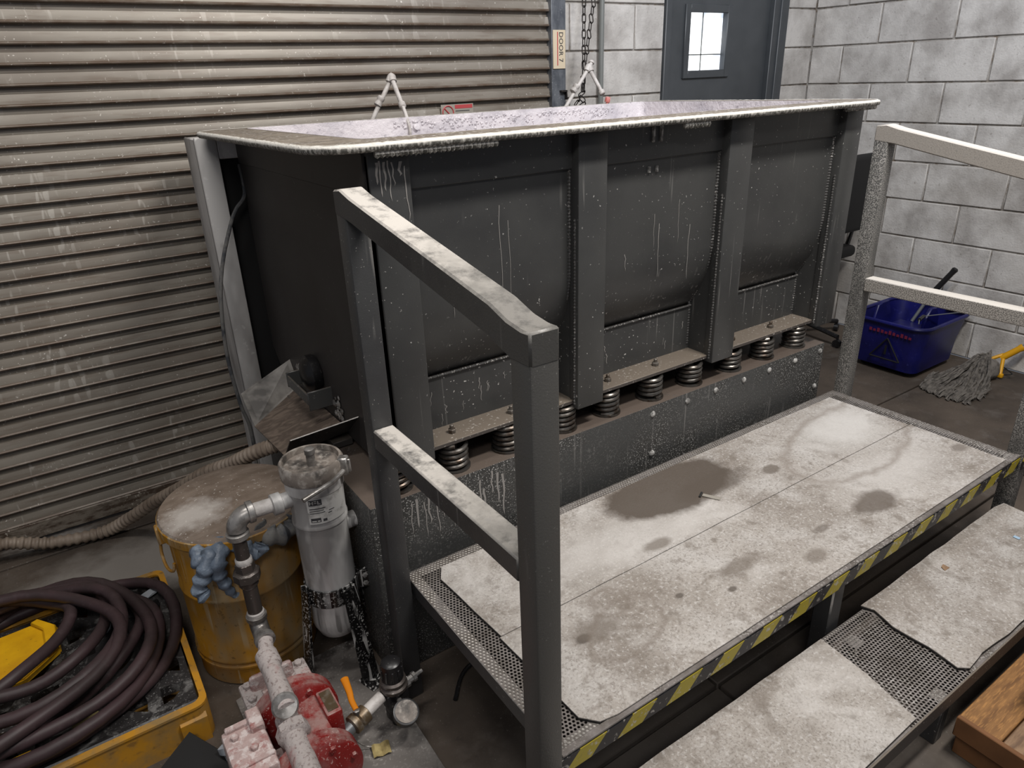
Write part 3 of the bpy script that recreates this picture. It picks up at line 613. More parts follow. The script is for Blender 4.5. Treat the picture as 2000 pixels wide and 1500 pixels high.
mat_obj('step_mat', [(-2.527, -2.108), (-2.515, -2.14), (-2.535, -2.20), (-2.530, -2.29), (-2.545, -2.365), (-2.525, -2.383), (-2.45, -2.372), (-2.2, -2.388), (-1.725, -2.386), (-1.712, -2.106), (-1.76, -2.098)], SZ+.0015, SZ+.010, 'matstep', 'torn grey mat on the right half of the lower step', wav=.006)
mat_obj('step_mat', [(-3.50, -2.112), (-2.72, -2.116), (-2.735, -2.25), (-2.765, -2.383), (-3.50, -2.388)], SZ+.0015, SZ+.009, 'matstep', 'speckled grey mat on the left half of the lower step', wav=.003)
tag(B().sheet([(-.012, -.006, 0), (.012, -.007, 0), (.004, .009, .006), (-.006, .008, .002)], .001).build('wood_chip', 'woodgrey', None, xf=Matrix.Translation((-2.195, -2.16, SZ+.0105))), 'curled tan chip lying on the torn step mat', 'scrap')
tag(B().box(-.006, .006, -.009, .009, 0, .003, .001).build('plastic_scrap', 'bluebit', None, xf=Matrix.Translation((-1.882, -2.215, SZ+.0105))), 'pale blue scrap at the far end of the step mat', 'scrap')
tag(B().tube(catmull([(-3.50, -1.58, .006), (-3.40, -1.50, .006), (-3.2, -1.55, .006), (-3.1, -1.64, .007)]), .006, 8).build('rubber_hose', 'blackplastic'), 'thin black rubber hose on the floor under the platform', 'hose')

#@@LEFT
# spill pallet
sp_ = thing('spill_pallet', 'low yellow spill containment pallet with black grating', 'pallet', (-4.6, -1.0, 0))
px0, px1, py0, py1, ph = -5.2, -4.05, -1.305, -.66, .112
b = B(); b._add(frame_plate(rrect(px0, px1, py0, py1, .03, 4), rrect(px0+.008, px1-.008, py0+.008, py1-.008, .024, 4), lambda y: .0, lambda y: ph))
b.box(px0+.01, px1-.01, py0+.01, py1-.01, .0, .01).build('tray', 'palletyel', sp_)
b = B(); b._add(frame_plate(rrect(px0+.0, px1-.0, py0-.004, py1+.004, .03, 4), rrect(px0+.016, px1-.016, py0+.016, py1-.016, .02, 4), lambda y: ph-.004, lambda y: ph+.003)); b.build('rim_lip', 'palletyel', sp_)
B().prism([(py0-.006, .0), (py0-.006, .075), (py0+.004, .085), (py0+.004, 0)], 0, -4.125, -4.062).build('fork_pocket', 'palletyel', sp_)
def grate(x0, x1, y0, y1, z, th, parent):
    me = bmesh.new(); c = .0925; nx_ = round((x1-x0)/c); ny_ = round((y1-y0)/c); cx_, cy_ = (x1-x0)/nx_, (y1-y0)/ny_
    for i in range(nx_):
        for j in range(ny_):
            xc, yc = x0+(i+.5)*cx_, y0+(j+.5)*cy_; hx, hy = cx_/2, cy_/2
            sq = [(hx, 0), (hx, hy), (0, hy), (-hx, hy), (-hx, 0), (-hx, -hy), (0, -hy), (hx, -hy)]
            k4 = (i+2*j) % 3
            if k4 == 0: ho = [(.7, 0), (.68, .3), (0, .35), (-.68, .3), (-.7, 0), (-.68, -.3), (0, -.35), (.68, -.3)]
            elif k4 == 1: ho = [(.66, .1), (.6, .62), (.1, .6), (-.55, .45), (-.62, .3), (-.3, .05), (.1, -.3), (.58, -.62)]
            else: ho = [(.3, -.1), (.62, .5), (.0, .62), (-.6, .62), (-.66, .1), (-.62, -.62), (-.1, -.5), (.1, -.3)]
            A = [me.verts.new((xc+u, yc+v_, z)) for u, v_ in sq]; C = [me.verts.new((xc+u*hx, yc+v_*hy, z)) for u, v_ in ho]; D = [me.verts.new((xc+u*hx, yc+v_*hy, z-th)) for u, v_ in ho]
            for k in range(8):
                l = (k+1) % 8; me.faces.new((A[k], A[l], C[l], C[k])); me.faces.new((C[k], C[l], D[l], D[k]))
    b = B(); b._add(me); return b.build('grating', 'grate', parent)
grate(px0+.02, px1-.02, py0+.045, py1-.02, ph-.006, .03, sp_)
B().prism([(py0+.018, ph-.03), (py0+.018, ph-.010), (py0+.028, ph-.001), (py0+.045, ph-.006), (py0+.045, ph-.03)], 0, px0+.02, px1-.02).build('grating_edge', 'grate', sp_)
# coiled hose
hr = .0165; path = []
loops = [(.345, -4.400, -.925, 0, 0), (.30, -4.42, -.965, .0, 0), (.335, -4.43, -.945, .033, 1), (.255, -4.40, -.93, .030, 2), (.310, -4.42, -.965, .062, 0), (.215, -4.44, -.88, .062, 1), (.275, -4.46, -.92, .090, 2), (.185, -4.50, -.85, .062, 0), (.29, -4.50, -1.0, .094, 0)]
N_ = 40
for li in range(len(loops)):
    r0, cx, cy, z, ph_ = loops[li]; r1, cx1, cy1, z1, ph1 = loops[min(li+1, len(loops)-1)]
    for i in range(N_):
        t = i/N_; s_ = max(0, (t-.6)/.4); s_ = s_*s_*(3-2*s_); r = r0+(r1-r0)*s_; a = 2*pi*t+2.6
        x = cx+(cx1-cx)*s_+r*1.0*cos(a); y = cy+(cy1-cy)*s_+r*.98*sin(a)
        x += .02*sin(2*a+ph_*1.7+li); y += .018*sin(3*a+li*1.3)
        path.append((x, y, ph+hr-.003+z+(z1-z)*s_+.006*sin(5*a+li)))
hc = tag(B().tube(path, hr, 10).build('coiled_hose', 'hosered'), 'thick maroon rubber hose coiled on the black grating', 'hose')
# yellow plastic pan inside coil
dp = thing('plastic_pan', 'bright yellow plastic lid lying inside the coiled hose', 'lid', (-4.42, -.85, ph))
B().prism([(-4.60, -.975), (-4.43, -.965), (-4.345, -.89), (-4.345, -.79), (-4.385, -.735), (-4.60, -.75)], 2, ph+.001, ph+.022, .004, 2).build('panel', 'scoop', dp)
B().prism([(-4.375, -.915), (-4.348, -.89), (-4.348, -.79), (-4.39, -.73), (-4.41, -.74), (-4.380, -.79)], 2, ph+.022, ph+.032, .003).build('ridge', 'scoop', dp)
tag(B().box(-4.50, -4.425, -1.245, -1.215, ph-.004, ph+.012, .003).build('plastic_strip', 'scoop'), 'yellow strip under the front of the coiled hose', 'strip')
for (x, y, a, l) in ((-4.10, -.77, .3, 'crumpled pale foil scrap on the grating behind the coil'), (-4.235, -.86, 1.0, 'crumpled silvery scrap on the grating inside the coil'), (-4.20, -1.17, .2, 'thin pale scrap on the grating between hose turns'), (-4.31, -1.20, .5, 'folded olive scrap on the grating near the front edge')):
    b = B(); b.box(-.028, .028, -.014, .014, 0, .004)
    bmesh.ops.subdivide_edges(b.bm, edges=b.bm.edges[:], cuts=3, use_grid_fill=True); b.disp(.009, 60, x*10)
    tag(b.build('foil_scrap', 'clear' if a != .5 else 'tag', None, xf=Matrix.Translation((x, y, ph+.004))@Matrix.Rotation(a, 4, 'Z')), l, 'scrap')
# corrugated hose
cp = catmull([(-5.3, -.12, .030), (-4.9, -.10, .06), (-4.60, -.11, .075), (-4.487, -.12, .085), (-4.352, -.13, .037), (-4.19, -.16, .030), (-4.094, -.22, .085), (-4.005, -.35, .19), (-3.93, -.49, .285), (-3.857, -.62, .38), (-3.79, -.74, .448), (-3.732, -.83, .508), (-3.66, -.88, .535), (-3.61, -.87, .51), (-3.60, -.84, .46)], 26)
rp = [cp[0]]
for p in cp[1:]:
    if (p-rp[-1]).length > .0024: rp.append(p)
tag(B().tube(rp, lambda i: .0235 if (i % 4) < 2 else .0188, 14).build('corrugated_hose', 'hosebeige'), 'beige corrugated hose running from the shutter base over the yellow can', 'hose')
# oily waste can
dx, dy = -3.865, -1.045
dr_ = thing('waste_can', 'dirty yellow steel waste can with brown dusted lid', 'can', (dx, dy, 0))
B().lathe([(.150, .0), (.163, .006), (.163, .055), (.167, .06), (.167, .066), (.162, .071), (.167, .08), (.167, .086), (.163, .092), (.164, .285), (.167, .289), (.167, .295), (.164, .299), (.165, .455), (.169, .46), (.160, .46), (.158, .05)], (dx, dy, 0), n=48, cap=False).build('can_body', 'yellow', dr_)
B().lathe([(.02, .006), (.155, .006)], (dx, dy, 0), n=32).build('can_base', 'yellow', dr_)
li = B().lathe([(.0, .030), (.10, .029), (.170, .022), (.186, .020), (.191, .014)], (0, 0, 0), n=48, cap=False)
TL = Matrix.Translation((dx+.012, dy+.012, .474))@Matrix.Rotation(rad(1.5), 4, 'X')
lid = li.build('lid', 'drumlid', dr_, 'brown dusty steel lid', xf=TL)
B().lathe([(.1905, .015), (.193, .012), (.193, -.010), (.189, -.013), (.189, .010)], n=48, cap=False).build('lid_band', 'yellow', lid, xf=TL)
hx_ = dx-.165
B().box(hx_-.022, hx_-.002, dy-.045+.06, dy-.015+.06, .425, .475, .003).build('hinge_bracket', 'yellow', dr_)
B().tube(catmull([(hx_-.012, dy+.045, .44), (hx_-.020, dy+.035, .39), (hx_-.018, dy-.005, .365), (hx_-.008, dy-.045, .375), (hx_-.002, dy-.05, .40)]), .004, 8).build('bail_handle', 'yellow', dr_)
def lobe(pts, r0, r1, seed, flat=.55):
    b = B(); C = catmull(pts, 8); n = len(C); b.tube(C, lambda i: (r0+(r1-r0)*i/n)*(1+.18*sin(i*1.1+seed)), 14)
    b.disp(.005, 26, seed).disp(.0025, 90, seed); return b
rg = thing('nitrile_glove', 'blue grey glove fingers hanging from under the can lid', 'glove', (-3.96, -1.20, .40))
lobe([(-3.93, -1.175, .470), (-3.965, -1.222, .455), (-3.985, -1.228, .42), (-4.0, -1.226, .385), (-3.99, -1.235, .36)], .020, .017, 1).build('finger', 'rag', rg)
lobe([(-3.92, -1.185, .470), (-3.945, -1.225, .45), (-3.95, -1.232, .41), (-3.938, -1.235, .37), (-3.922, -1.235, .335)], .024, .009, 3).build('finger', 'rag', rg)
lobe([(-3.97, -1.17, .470), (-3.985, -1.205, .462), (-3.975, -1.215, .448)], .02, .018, 9).build('cuff', 'rag', rg)
tag(lobe([(-3.89, -1.19, .468), (-3.875, -1.228, .455), (-3.85, -1.232, .44), (-3.835, -1.225, .455)], .022, .02, 5).build('nitrile_glove', 'rag'), 'bunched blue grey glove squeezed behind the elbow pipe', 'glove')
tag(lobe([(-3.83, -1.19, .475), (-3.80, -1.215, .455), (-3.765, -1.205, .45), (-3.745, -1.18, .465)], .027, .024, 7).build('cloth_rag', 'ragdark'), 'grey crumpled rag between can lid and white filter', 'rag')

# floor plate
pl = tag(B().prism([(-3.985, -1.235), (-3.975, -1.80), (-3.62, -1.80), (-3.622, -1.73), (-3.615, -1.21), (-3.70, -1.205), (-3.93, -1.222)], 2, .0, .010, .001).build('steel_plate', 'steelplate'), 'flat dusty steel plate on the floor beneath the red pump', 'plate')
# filter housing
fx, fy = -3.69, -1.28; fo = .012
fh = thing('bag_filter', 'white spattered cylindrical filter housing on three black legs', 'filter', (fx, fy, .01))
B().lathe([(.001, .125), (.03, .130), (.052, .148), (.064, .178), (.066, .20), (.066, .505), (.070, .508), (.070, .516), (.0675, .52), (.069, .60), (.0725, .604), (.0725, .648), (.066, .650)], (fx, fy, 0), n=48).build('shell', 'filter', fh)
b = B(); b.lathe([(.0725, .636), (.078, .637), (.079, .645), (.079, .672), (.075, .678), (.069, .678), (.068, .662), (.03, .660), (.0, .660)], (fx, fy, 0), n=48, cap=False); cap_ = b.build('cap_ring', 'filtertop', fh, 'dusty recessed cap')
B().lathe([(.011, .655), (.011, .690), (.013, .692), (.013, .705), (.008, .708)], (fx+.0, fy-.002, 0), n=14).build('eye_bolt', 'castgalv', cap_)
cl = B().box(.070, .094, -.012, .012, .634, .682, .003).box(.078, .10, -.004, .004, .640, .676, .002).build('clamp_lug', 'castgalv', fh, xf=Matrix.Translation((fx, fy, 0))@Matrix.Rotation(rad(-38), 4, 'Z'))
B().tube([(fx+.055, fy-.072, .655), (fx+.015, fy-.098, .650), (fx-.065, fy-.118, .640)], .0062, 10).build('clamp_handle', 'castgalv', fh)
# side ports
B().lathe([(.021, .055), (.021, .088), (.027, .09), (.027, .112), (.020, .114)], (fx, fy, .585), (-1, -.02, 0), 20).build('inlet_port', 'filter', fh)
B().lathe([(.022, .055), (.022, .100), (.016, .104)], (fx, fy, .462), (1, .05, .0), 20).build('outlet_port', 'filter', fh)
B().lathe([(.017, .100), (.019, .103), (.019, .113), (.013, .116), (.013, .125), (.015, .127), (.015, .138), (.009, .14), (.009, .155)], (fx, fy, .462), (1, .05, 0), 6).build('hose_barb', 'castgalv', fh)
# printed label wrapped on the shell
def wrap(r, a0, a1, z0, z1, n=14):
    b = B(); bm = b.bm; A = [bm.verts.new((fx+r*cos(rad(a0+(a1-a0)*i/n)), fy+r*sin(rad(a0+(a1-a0)*i/n)), z0)) for i in range(n+1)]
    C = [bm.verts.new((v.co.x, v.co.y, z1)) for v in A]
    for i in range(n): bm.faces.new((A[i], A[i+1], C[i+1], C[i]))
    return b
lb = wrap(.0702, -128, -40, .528, .603).build('label', 'label', fh, 'faded printed data label')
def many(rects, r=.0707):
    b = B()
    for q in rects: b._add(wrap(r, *q, n=4).bm)
    return b
many([(-124, -98, .582, .598), (-124, -92, .571, .5735), (-124, -96, .565, .567), (-124, -94, .559, .561), (-124, -104, .534, .546), (-100, -92, .534, .541), (-88, -80, .553, .5555), (-86, -74, .560, .562)]).build('print_block', 'ink', lb)
many([(-122.5, -121, .585, .595), (-120, -117, .589, .5905), (-116, -115, .585, .595), (-113, -108, .594, .5955), (-113, -108, .589, .5905), (-106, -104.5, .585, .595), (-103, -101, .585, .587), (-122, -113, .536, .539), (-111, -106, .536, .539)], .0711).build('print_letters', 'label', lb)
# legs: angle strips with clamp band
bd = B().lathe([(.0675, .262), (.0705, .263), (.0705, .315), (.0675, .316)], (fx, fy, 0), n=40, cap=False).build('clamp_band', 'blackgloss', fh, 'black bracket band')
B().box(.069, .108, -.003, .003, .263, .318, .001).box(.069, .108, .006, .012, .263, .318, .001).build('band_lug', 'blackgloss', bd, xf=Matrix.Translation((fx, fy, 0))@Matrix.Rotation(rad(-22), 4, 'Z'))
for z in (.277, .303): B().hexa((.09, .003, z), .008, .010, (0, -1, 0)).build('bolt', 'boltdust', bd, xf=Matrix.Translation((fx, fy, 0))@Matrix.Rotation(rad(-22), 4, 'Z'))
for a in (-72, -175, 28):
    X4 = Matrix.Translation((fx, fy, 0))@Matrix.Rotation(rad(a), 4, 'Z')
    pr = [(.068, -.018), (.076, -.022), (.082, 0), (.076, .022), (.068, .018), (.074, 0)]
    b = B(); bm = b.bm; lo = [bm.verts.new((x+.035, y*1.25, .010)) for x, y in pr]; hi = [bm.verts.new((x, y, .31)) for x, y in pr]
    bm.faces.new(lo); bm.faces.new(hi[::-1])
    for i in range(6): bm.faces.new((lo[i], hi[i], hi[(i+1) % 6], lo[(i+1) % 6]))
    bmesh.ops.recalc_face_normals(bm, faces=bm.faces); b.box(.088, .150, -.026, .026, .010, .015, .001); b.build('leg', 'blackgloss', fh, xf=X4)

# riser pipe assembly
rp_ = thing('riser_pipe', 'galvanised elbow and riser pipe joining filter and pump', 'pipe', (-3.9, -1.28, .2))
rx, ry = -3.893, -1.283
B().tube([(fx-.085, ry, .586), (rx+.035, ry, .588)], .0185, 20).build('nipple', 'pvc', rp_)
el = arc((rx+.036, ry, .588-.036), .036, 90, 180, 8, 'xz')
b = B(); b.tube(el, .0235, 20).lathe([(.0235, -.002), (.0275, 0), (.0275, .013), (.0235, .015)], (rx+.032, ry, .588), (1, 0, 0), 20).lathe([(.0235, -.002), (.0275, 0), (.0275, .013), (.0235, .015)], (rx, ry, .545), (0, 0, -1), 20); b.build('elbow', 'castgalv', rp_, 'shiny galvanised elbow')
B().tube([(rx, ry, .54), (rx, ry, .44)], .0172, 20).build('riser_section', 'blackpipe', rp_)
B().lathe([(.019, .452), (.0205, .458), (.0205, .468), (.018, .472)], (rx, ry, 0), n=20).lathe([(.019, .385), (.0205, .391), (.0205, .397), (.018, .399)], (rx, ry, 0), n=20).build('thread_seal', 'pvc', rp_)
B().lathe([(.024, .432), (.024, .455), (.020, .458)], (rx, ry, 0), n=6).lathe([(.026, .405), (.033, .409), (.033, .430), (.028, .434)], (rx, ry, 0), n=8).lathe([(.022, .388), (.024, .392), (.024, .405)], (rx, ry, 0), n=16).build('union', 'blackpipe', rp_, 'dark hexagonal union')
B().tube([(rx, ry, .395), (rx, ry, .29)], .0185, 20).build('riser_section', 'blackpipe', rp_)
B().lathe([(.019, .290), (.0215, .293), (.0215, .303), (.019, .306)], (rx, ry, 0), n=20).build('thread_seal', 'pvc', rp_)
b = B().tube(catmull([(rx, ry, .292), (rx, ry-.004, .268), (rx, ry-.022, .252), (rx-.001, ry-.055, .247)], 6), .0225, 18).lathe([(.0215, 0), (.026, .002), (.026, .013), (.0215, .015)], (rx, ry, .280), n=18).lathe([(.0215, 0), (.026, .002), (.026, .013), (.0215, .015)], (rx, ry-.042, .248), (0, -1, 0), 18)
b.build('elbow', 'castgalv', rp_)
# pump
pu = thing('diaphragm_pump', 'red double diaphragm pump caked in white slurry', 'pump', (-3.9, -1.6, .01))
B().tube([(rx, ry-.055, .247), (rx-.014, -1.385, .240)], .0185, 20).build('nipple', 'caked', pu)
b = B(); b.lathe([(.022, 0), (.027, .004), (.027, .045), (.023, .052)], (rx-.012, -1.375, .240), (0, -1, 0), 20).lathe([(.023, 0), (.0235, .07), (.026, .12), (.026, .155), (.024, .158)], (rx-.014, -1.42, .240), (-.05, -1, .0), 20)
b.build('manifold', 'caked', pu, 'slurry caked manifold pipe')
B().lathe([(.024, 0), (.029, .003), (.030, .012), (.026, .016), (.0, .013)], (rx-.024, -1.565, .246), (-.03, -.75, .62), 24).build('end_plug', 'castgalv', pu)
B().tube([(rx-.024, -1.555, .198), (rx-.036, -1.90, .198)], .0265, 20).lathe([(.0265, 0), (.037, .006), (.037, .03), (.028, .036)], (rx-.024, -1.585, .198), (0, -1, 0), 8).build('manifold', 'caked', pu, 'slurry caked manifold pipe')
B().box(-3.955, -3.845, -1.362, -1.343, .08, .170, .01, 2).build('rear_bracket', 'pumpdusty', pu)
for sx_ in (-1, 1):
    o = B().box(rx+sx_*.062-.024, rx+sx_*.062+.024, -1.405, -1.315, .110, .128, .006, 2).box(rx-.005+sx_*.03-.03, rx-.005+sx_*.03+.03, -1.400, -1.335, .01, .112, .006).build('foot', 'caked', pu)
    for yy in (-1.335, -1.385): B().hexa((rx+sx_*.066, yy, .128), .011, .010).build('bolt', 'caked', o)
B().box(-3.955, -3.845, -1.405, -1.33, .02, .12, .01, 2).build('rear_pedestal', 'pumpdusty', pu)
def disc(y0, r, zc, xc, nm, mat, flip=-1):
    b = B().lathe([(r*.80, 0), (r, .006), (r, .020), (r*.985, .023), (r*.985, .027), (r, .030), (r, .044), (r*.93, .050), (r*.70, .054), (r*.45, .075), (r*.2, .082), (.0, .083)], (xc, y0, zc), (0, flip, 0), 48, False)
    o = b.build(nm, mat, pu, 'round bolted chamber half')
    for k in range(8):
        a = k*pi/4+.35
        B().hexa((xc+cos(a)*r*.84, y0+flip*.050, zc+sin(a)*r*.84), .0075, .009, (0, flip, 0)).build('bolt', 'pumpred', o)
    return o
disc(-1.455, .104, .116, -3.885, 'chamber', 'pumpred')
disc(-1.635, .102, .110, -3.895, 'chamber', 'pumpred')
B().box(-3.94, -3.835, -1.65, -1.49, .06, .18, .01, 2).build('centre_block', 'pumpred', pu)
B().box(-3.838, -3.800, -1.600, -1.515, .10, .190, .006, 2).build('nameplate_boss', 'pumpred', pu)
B().box(-3.831, -3.806, -1.590, -1.525, .1905, .1920).build('nameplate', 'brass', pu, 'dull metal nameplate')
vb = B().box(-4.055, -3.965, -1.665, -1.515, .085, .205, .008, 2).box(-4.045, -3.965, -1.53, -1.515, .10, .215, .003).box(-4.062, -3.965, -1.64, -1.628, .08, .212, .003).box(-3.995, -3.965, -1.56, -1.50, .10, .222, .003).build('air_valve', 'pumpdusty', pu, 'caked air valve block')
for (x, y) in ((-4.03, -1.55), (-4.0, -1.60), (-4.035, -1.65)): B().hexa((x, y, .205), .009, .009).build('bolt', 'pumpdusty', vb)
B().box(-4.02, -3.90, -1.64, -1.53, .04, .1, .01, 2).box(-3.99, -3.82, -1.70, -1.46, .01, .035, .004).build('pump_base', 'pumpdusty', pu)
# air line: ball valve, regulator and gauge
av = thing('ball_valve', 'brass ball valve with an orange lever feeding the pump', 'valve', (-3.76, -1.56, .1))
P0 = V((-3.812, -1.597, .105)); P1 = V((-3.672, -1.553, .125)); dv = (P1-P0).normalized()
B().tube([P0-dv*.02, P0+dv*.05], .016, 14).build('inlet_nipple', 'greyalu', av)
B().lathe([(.017, 0), (.0245, .003), (.0245, .018), (.019, .020), (.023, .024), (.023, .046), (.017, .049)], P0+dv*.030, dv, 18).build('valve_body', 'brass', av)
B().tube([P0+dv*.075, P1-dv*.02], .0155, 14).build('nipple', 'pvc', av)
B().lathe([(.007, 0), (.007, .024)], P0+dv*.05+V((0, 0, .01)), n=10).hexa(P0+dv*.05+V((0, 0, .03)), .009, .006).build('valve_stem', 'castgalv', av)
lv = P0+dv*.05+V((0, 0, .036))
b = B(); b.tube(catmull([lv, lv+V((.001, .03, .004)), lv+V((.006, .055, .008)), lv+V((.010, .088, .010)), lv+V((.012, .106, .009))], 6), lambda i: (.007+.0045*(i/24)**2) if i < 22 else .0105-(i-22)*.003, 12)
for v in b.bm.verts: v.co.z = lv.z+(v.co.z-lv.z)*.55
b.build('lever', 'orange', av, 'orange lever')
rgx, rgy = -3.655, -1.556
rg2 = thing('air_regulator', 'black air pressure regulator with dusty round gauge', 'regulator', (rgx, rgy, .012))
B().box(rgx-.029, rgx+.029, rgy-.027, rgy+.027, .075, .132, .004, 2).lathe([(.024, .035), (.027, .042), (.027, .077)], (rgx, rgy, 0), n=20).lathe([(.016, .012), (.016, .05)], (rgx, rgy, 0), n=16).build('body', 'blackplastic', rg2)
B().lathe([(.034, .130), (.036, .134), (.036, .142), (.030, .147), (.033, .151), (.033, .158), (.027, .163)], (rgx, rgy, 0), n=24).build('collar', 'blackpipe', rg2)
kb = B().lathe([(.0275, .163), (.0260, .205), (.0245, .212), (.018, .217), (.0, .218)], (rgx, rgy, 0), n=28, cap=False).build('knob', 'blackplastic', rg2, 'fluted black knob')
b = B()
for k in range(10):
    a = k*pi/5; b.box(.0245, .0288, -.003, .003, .167, .200, .001, M4=Matrix.Translation((rgx, rgy, 0))@Matrix.Rotation(a, 4, 'Z'))
b.build('knob_ribs', 'blackplastic', kb)
B().lathe([(.013, .02), (.015, .022), (.015, .034), (.010, .036), (.010, .046), (.013, .048), (.013, .056), (.006, .058), (.005, .078)], (rgx+.008, rgy, .118), (1, .15, .08), 8).build('outlet_fitting', 'castgalv', rg2)
gx, gy = rgx-.002, rgy-.068
B().tube([(rgx, rgy-.02, .11), (gx, gy+.02, .108)], .007, 10).build('gauge_stem', 'castgalv', rg2)
gd = V((.0, -.45, .9)).normalized()
ga = B().lathe([(.022, -.024), (.030, -.020), (.030, .0), (.032, .002), (.032, .006), (.027, .007)], (gx, gy, .105), gd, 28).build('gauge', 'blackplastic', rg2, 'round gauge with dust covered face')
B().lathe([(.0275, .0055), (.0275, .0085)], (gx, gy, .105), gd, 24).build('gauge_face', 'filtertop', ga)
tg = B(); bm = tg.bm; G = [[bm.verts.new((-.022+.044*i/6, -.018+.036*j/3, .003*sin(i*1.6)+.001*j)) for i in range(7)] for j in range(4)]
for j in range(3):
    for i in range(6): bm.faces.new((G[j][i], G[j][i+1], G[j+1][i+1], G[j+1][i]))
tt = thing('paper_tag', 'yellowed creased paper tag on a wire beside the red pump', 'tag', (-3.733, -1.60, .012))
tg.build('card', 'tag', tt, xf=Matrix.Translation((-3.728, -1.612, .016))@Matrix.Rotation(rad(-12), 4, 'Z'))
B().tube(catmull([(-3.742, -1.595, .018), (-3.765, -1.585, .03), (-3.79, -1.585, .08), (-3.785, -1.585, .10)]), .0008, 5).build('wire', 'castgalv', tt)
# black sheet and scraps by the pallet
tag(B().sheet([(-4.22, -1.36, .006), (-4.11, -1.335, .075), (-4.045, -1.40, .012), (-4.06, -1.60, .006), (-4.22, -1.60, .006)], .003).build('rubber_sheet', 'black'), 'folded black rubber sheet on the floor before the pallet', 'sheet')
b = B(); b.box(-.02, .02, -.012, .012, 0, .04); bmesh.ops.subdivide_edges(b.bm, edges=b.bm.edges[:], cuts=3, use_grid_fill=True); b.disp(.012, 50, 4)
tag(b.build('plastic_scrap', 'clear', None, xf=Matrix.Translation((-4.035, -1.405, .01))@Matrix.Rotation(.6, 4, 'Z')), 'crumpled clear plastic scrap left of the red pump', 'scrap')
tag(B().lathe([(.010, 0), (.014, .003), (.014, .016), (.009, .018), (.009, .034), (.012, .036), (.012, .042), (.007, .043)], (-4.075, -1.515, .028), (-.5, .4, .35), 12).build('pipe_fitting', 'pvc'), 'loose white pipe fitting lying on the black rubber sheet', 'fitting')

#@@RIGHT
# mop bucket
mb = thing('mop_bucket', 'deep blue plastic mop bucket with wringer by the wall', 'bucket', (-.38, -1.02, 0))
def loft(rings, n, capb=True):
    b = B(); bm = b.bm; R = [[bm.verts.new(p) for p in r] for r in rings]
    for A, C in zip(R, R[1:]):
        for i in range(n): bm.faces.new((A[i], A[(i+1) % n], C[(i+1) % n], C[i]))
    if capb: bm.faces.new(R[-1])
    bmesh.ops.recalc_face_normals(bm, faces=bm.faces); return b
def oct_(x0, x1, y0, y1, r, z, dz=0):
    return [(x, y, z+dz*(y-y0)) for x, y in rrect(x0, x1, y0, y1, r, 5)]
bx0, bx1, by0, by1 = -.53, -.12, -1.20, -.86
n = len(rrect(0, 1, 0, 1, .1, 5))
loft([oct_(bx0, bx1, by0, by1, .05, .03), oct_(bx0-.012, bx1+.012, by0-.01, by1+.015, .06, .15), oct_(bx0-.03, bx1+.05, by0-.03, by1+.04, .08, .285), oct_(bx0-.026, bx1+.046, by0-.026, by1+.036, .076, .286), oct_(bx0+.006, bx1-.006, by0+.006, by1-.006, .045, .045)], n).build('bucket_shell', 'blue', mb)
pt = [V(p) for p in oct_(bx0-.03, bx1+.05, by0-.03, by1+.04, .08, .280)]
B().tube(pt, .0105, 8, True).build('rolled_rim', 'blue', mb)
B().box(bx1+.02, bx1+.075, by0-.02, by0+.10, .275, .288, .004).build('pour_lip', 'blue', mb)
b = B().prism([(-.50, .24), (-.47, .335), (-.43, .345), (-.37, .345), (-.33, .26)], 1, -.93, -.915, .004)
b.prism([(-.34, .20), (-.33, .28), (-.29, .325), (-.24, .32), (-.20, .27), (-.19, .20)], 1, -1.12, -1.10, .004).box(-.46, -.20, -1.12, -.92, .12, .20, .01, 2)
wr_ = b.build('wringer', 'blue', mb)
B().tube([(-.47, -1.15, .285), (-.43, -1.13, .30), (-.38, -1.12, .30), (-.16, -1.19, .292), (-.10, -1.21, .285)], .003, 8).build('carry_wire', 'greyalu', mb)
B().tube([(-.44, -1.135, .298), (-.37, -1.12, .298)], .010, 10).build('carry_grip', 'blackplastic', mb)
hd = B().tube([(-.20, -.985, .20), (-.135, -1.03, .36)], .009, 12).build('lever', 'greyalu', mb)
B().lathe([(.013, 0), (.0155, .02), (.0145, .16), (.017, .185), (.010, .192)], (-.142, -1.022, .34), (.26, -.44, .86), 14).build('grip', 'blackplastic', hd, 'long black grip')
for (x, y) in ((bx0+.05, by0+.05), (bx1-.05, by0+.05), (bx0+.05, by1-.05), (bx1-.05, by1-.05)):
    B().lathe([(.020, -.010), (.020, .010)], (x, y, .020), (1, 0, 0), 16).box(x-.012, x+.012, y-.012, y+.012, .02, .036).build('caster', 'blackplastic', mb)
# red print and warning triangle on the front face (-x side): copied as flat print
fw = -.556
b = B()
for i in range(11): b.box(fw-.003, fw-.001, -1.17+i*.021, -1.17+i*.021+.014, .222+.0*i, .234+.004*(i % 3))
b.build('red_lettering', 'bucketred', mb)
tri = [(-1.05, .20), (-1.13, .085), (-.97, .085)]
b = B()
for i in range(3):
    a, c = tri[i], tri[(i+1) % 3]; b.tube([(fw+.0, a[0], a[1]), (fw+.0, c[0], c[1])], .004, 6)
b.box(fw-.003, fw, -1.055, -1.045, .11, .16).build('warning_triangle', 'black', mb)
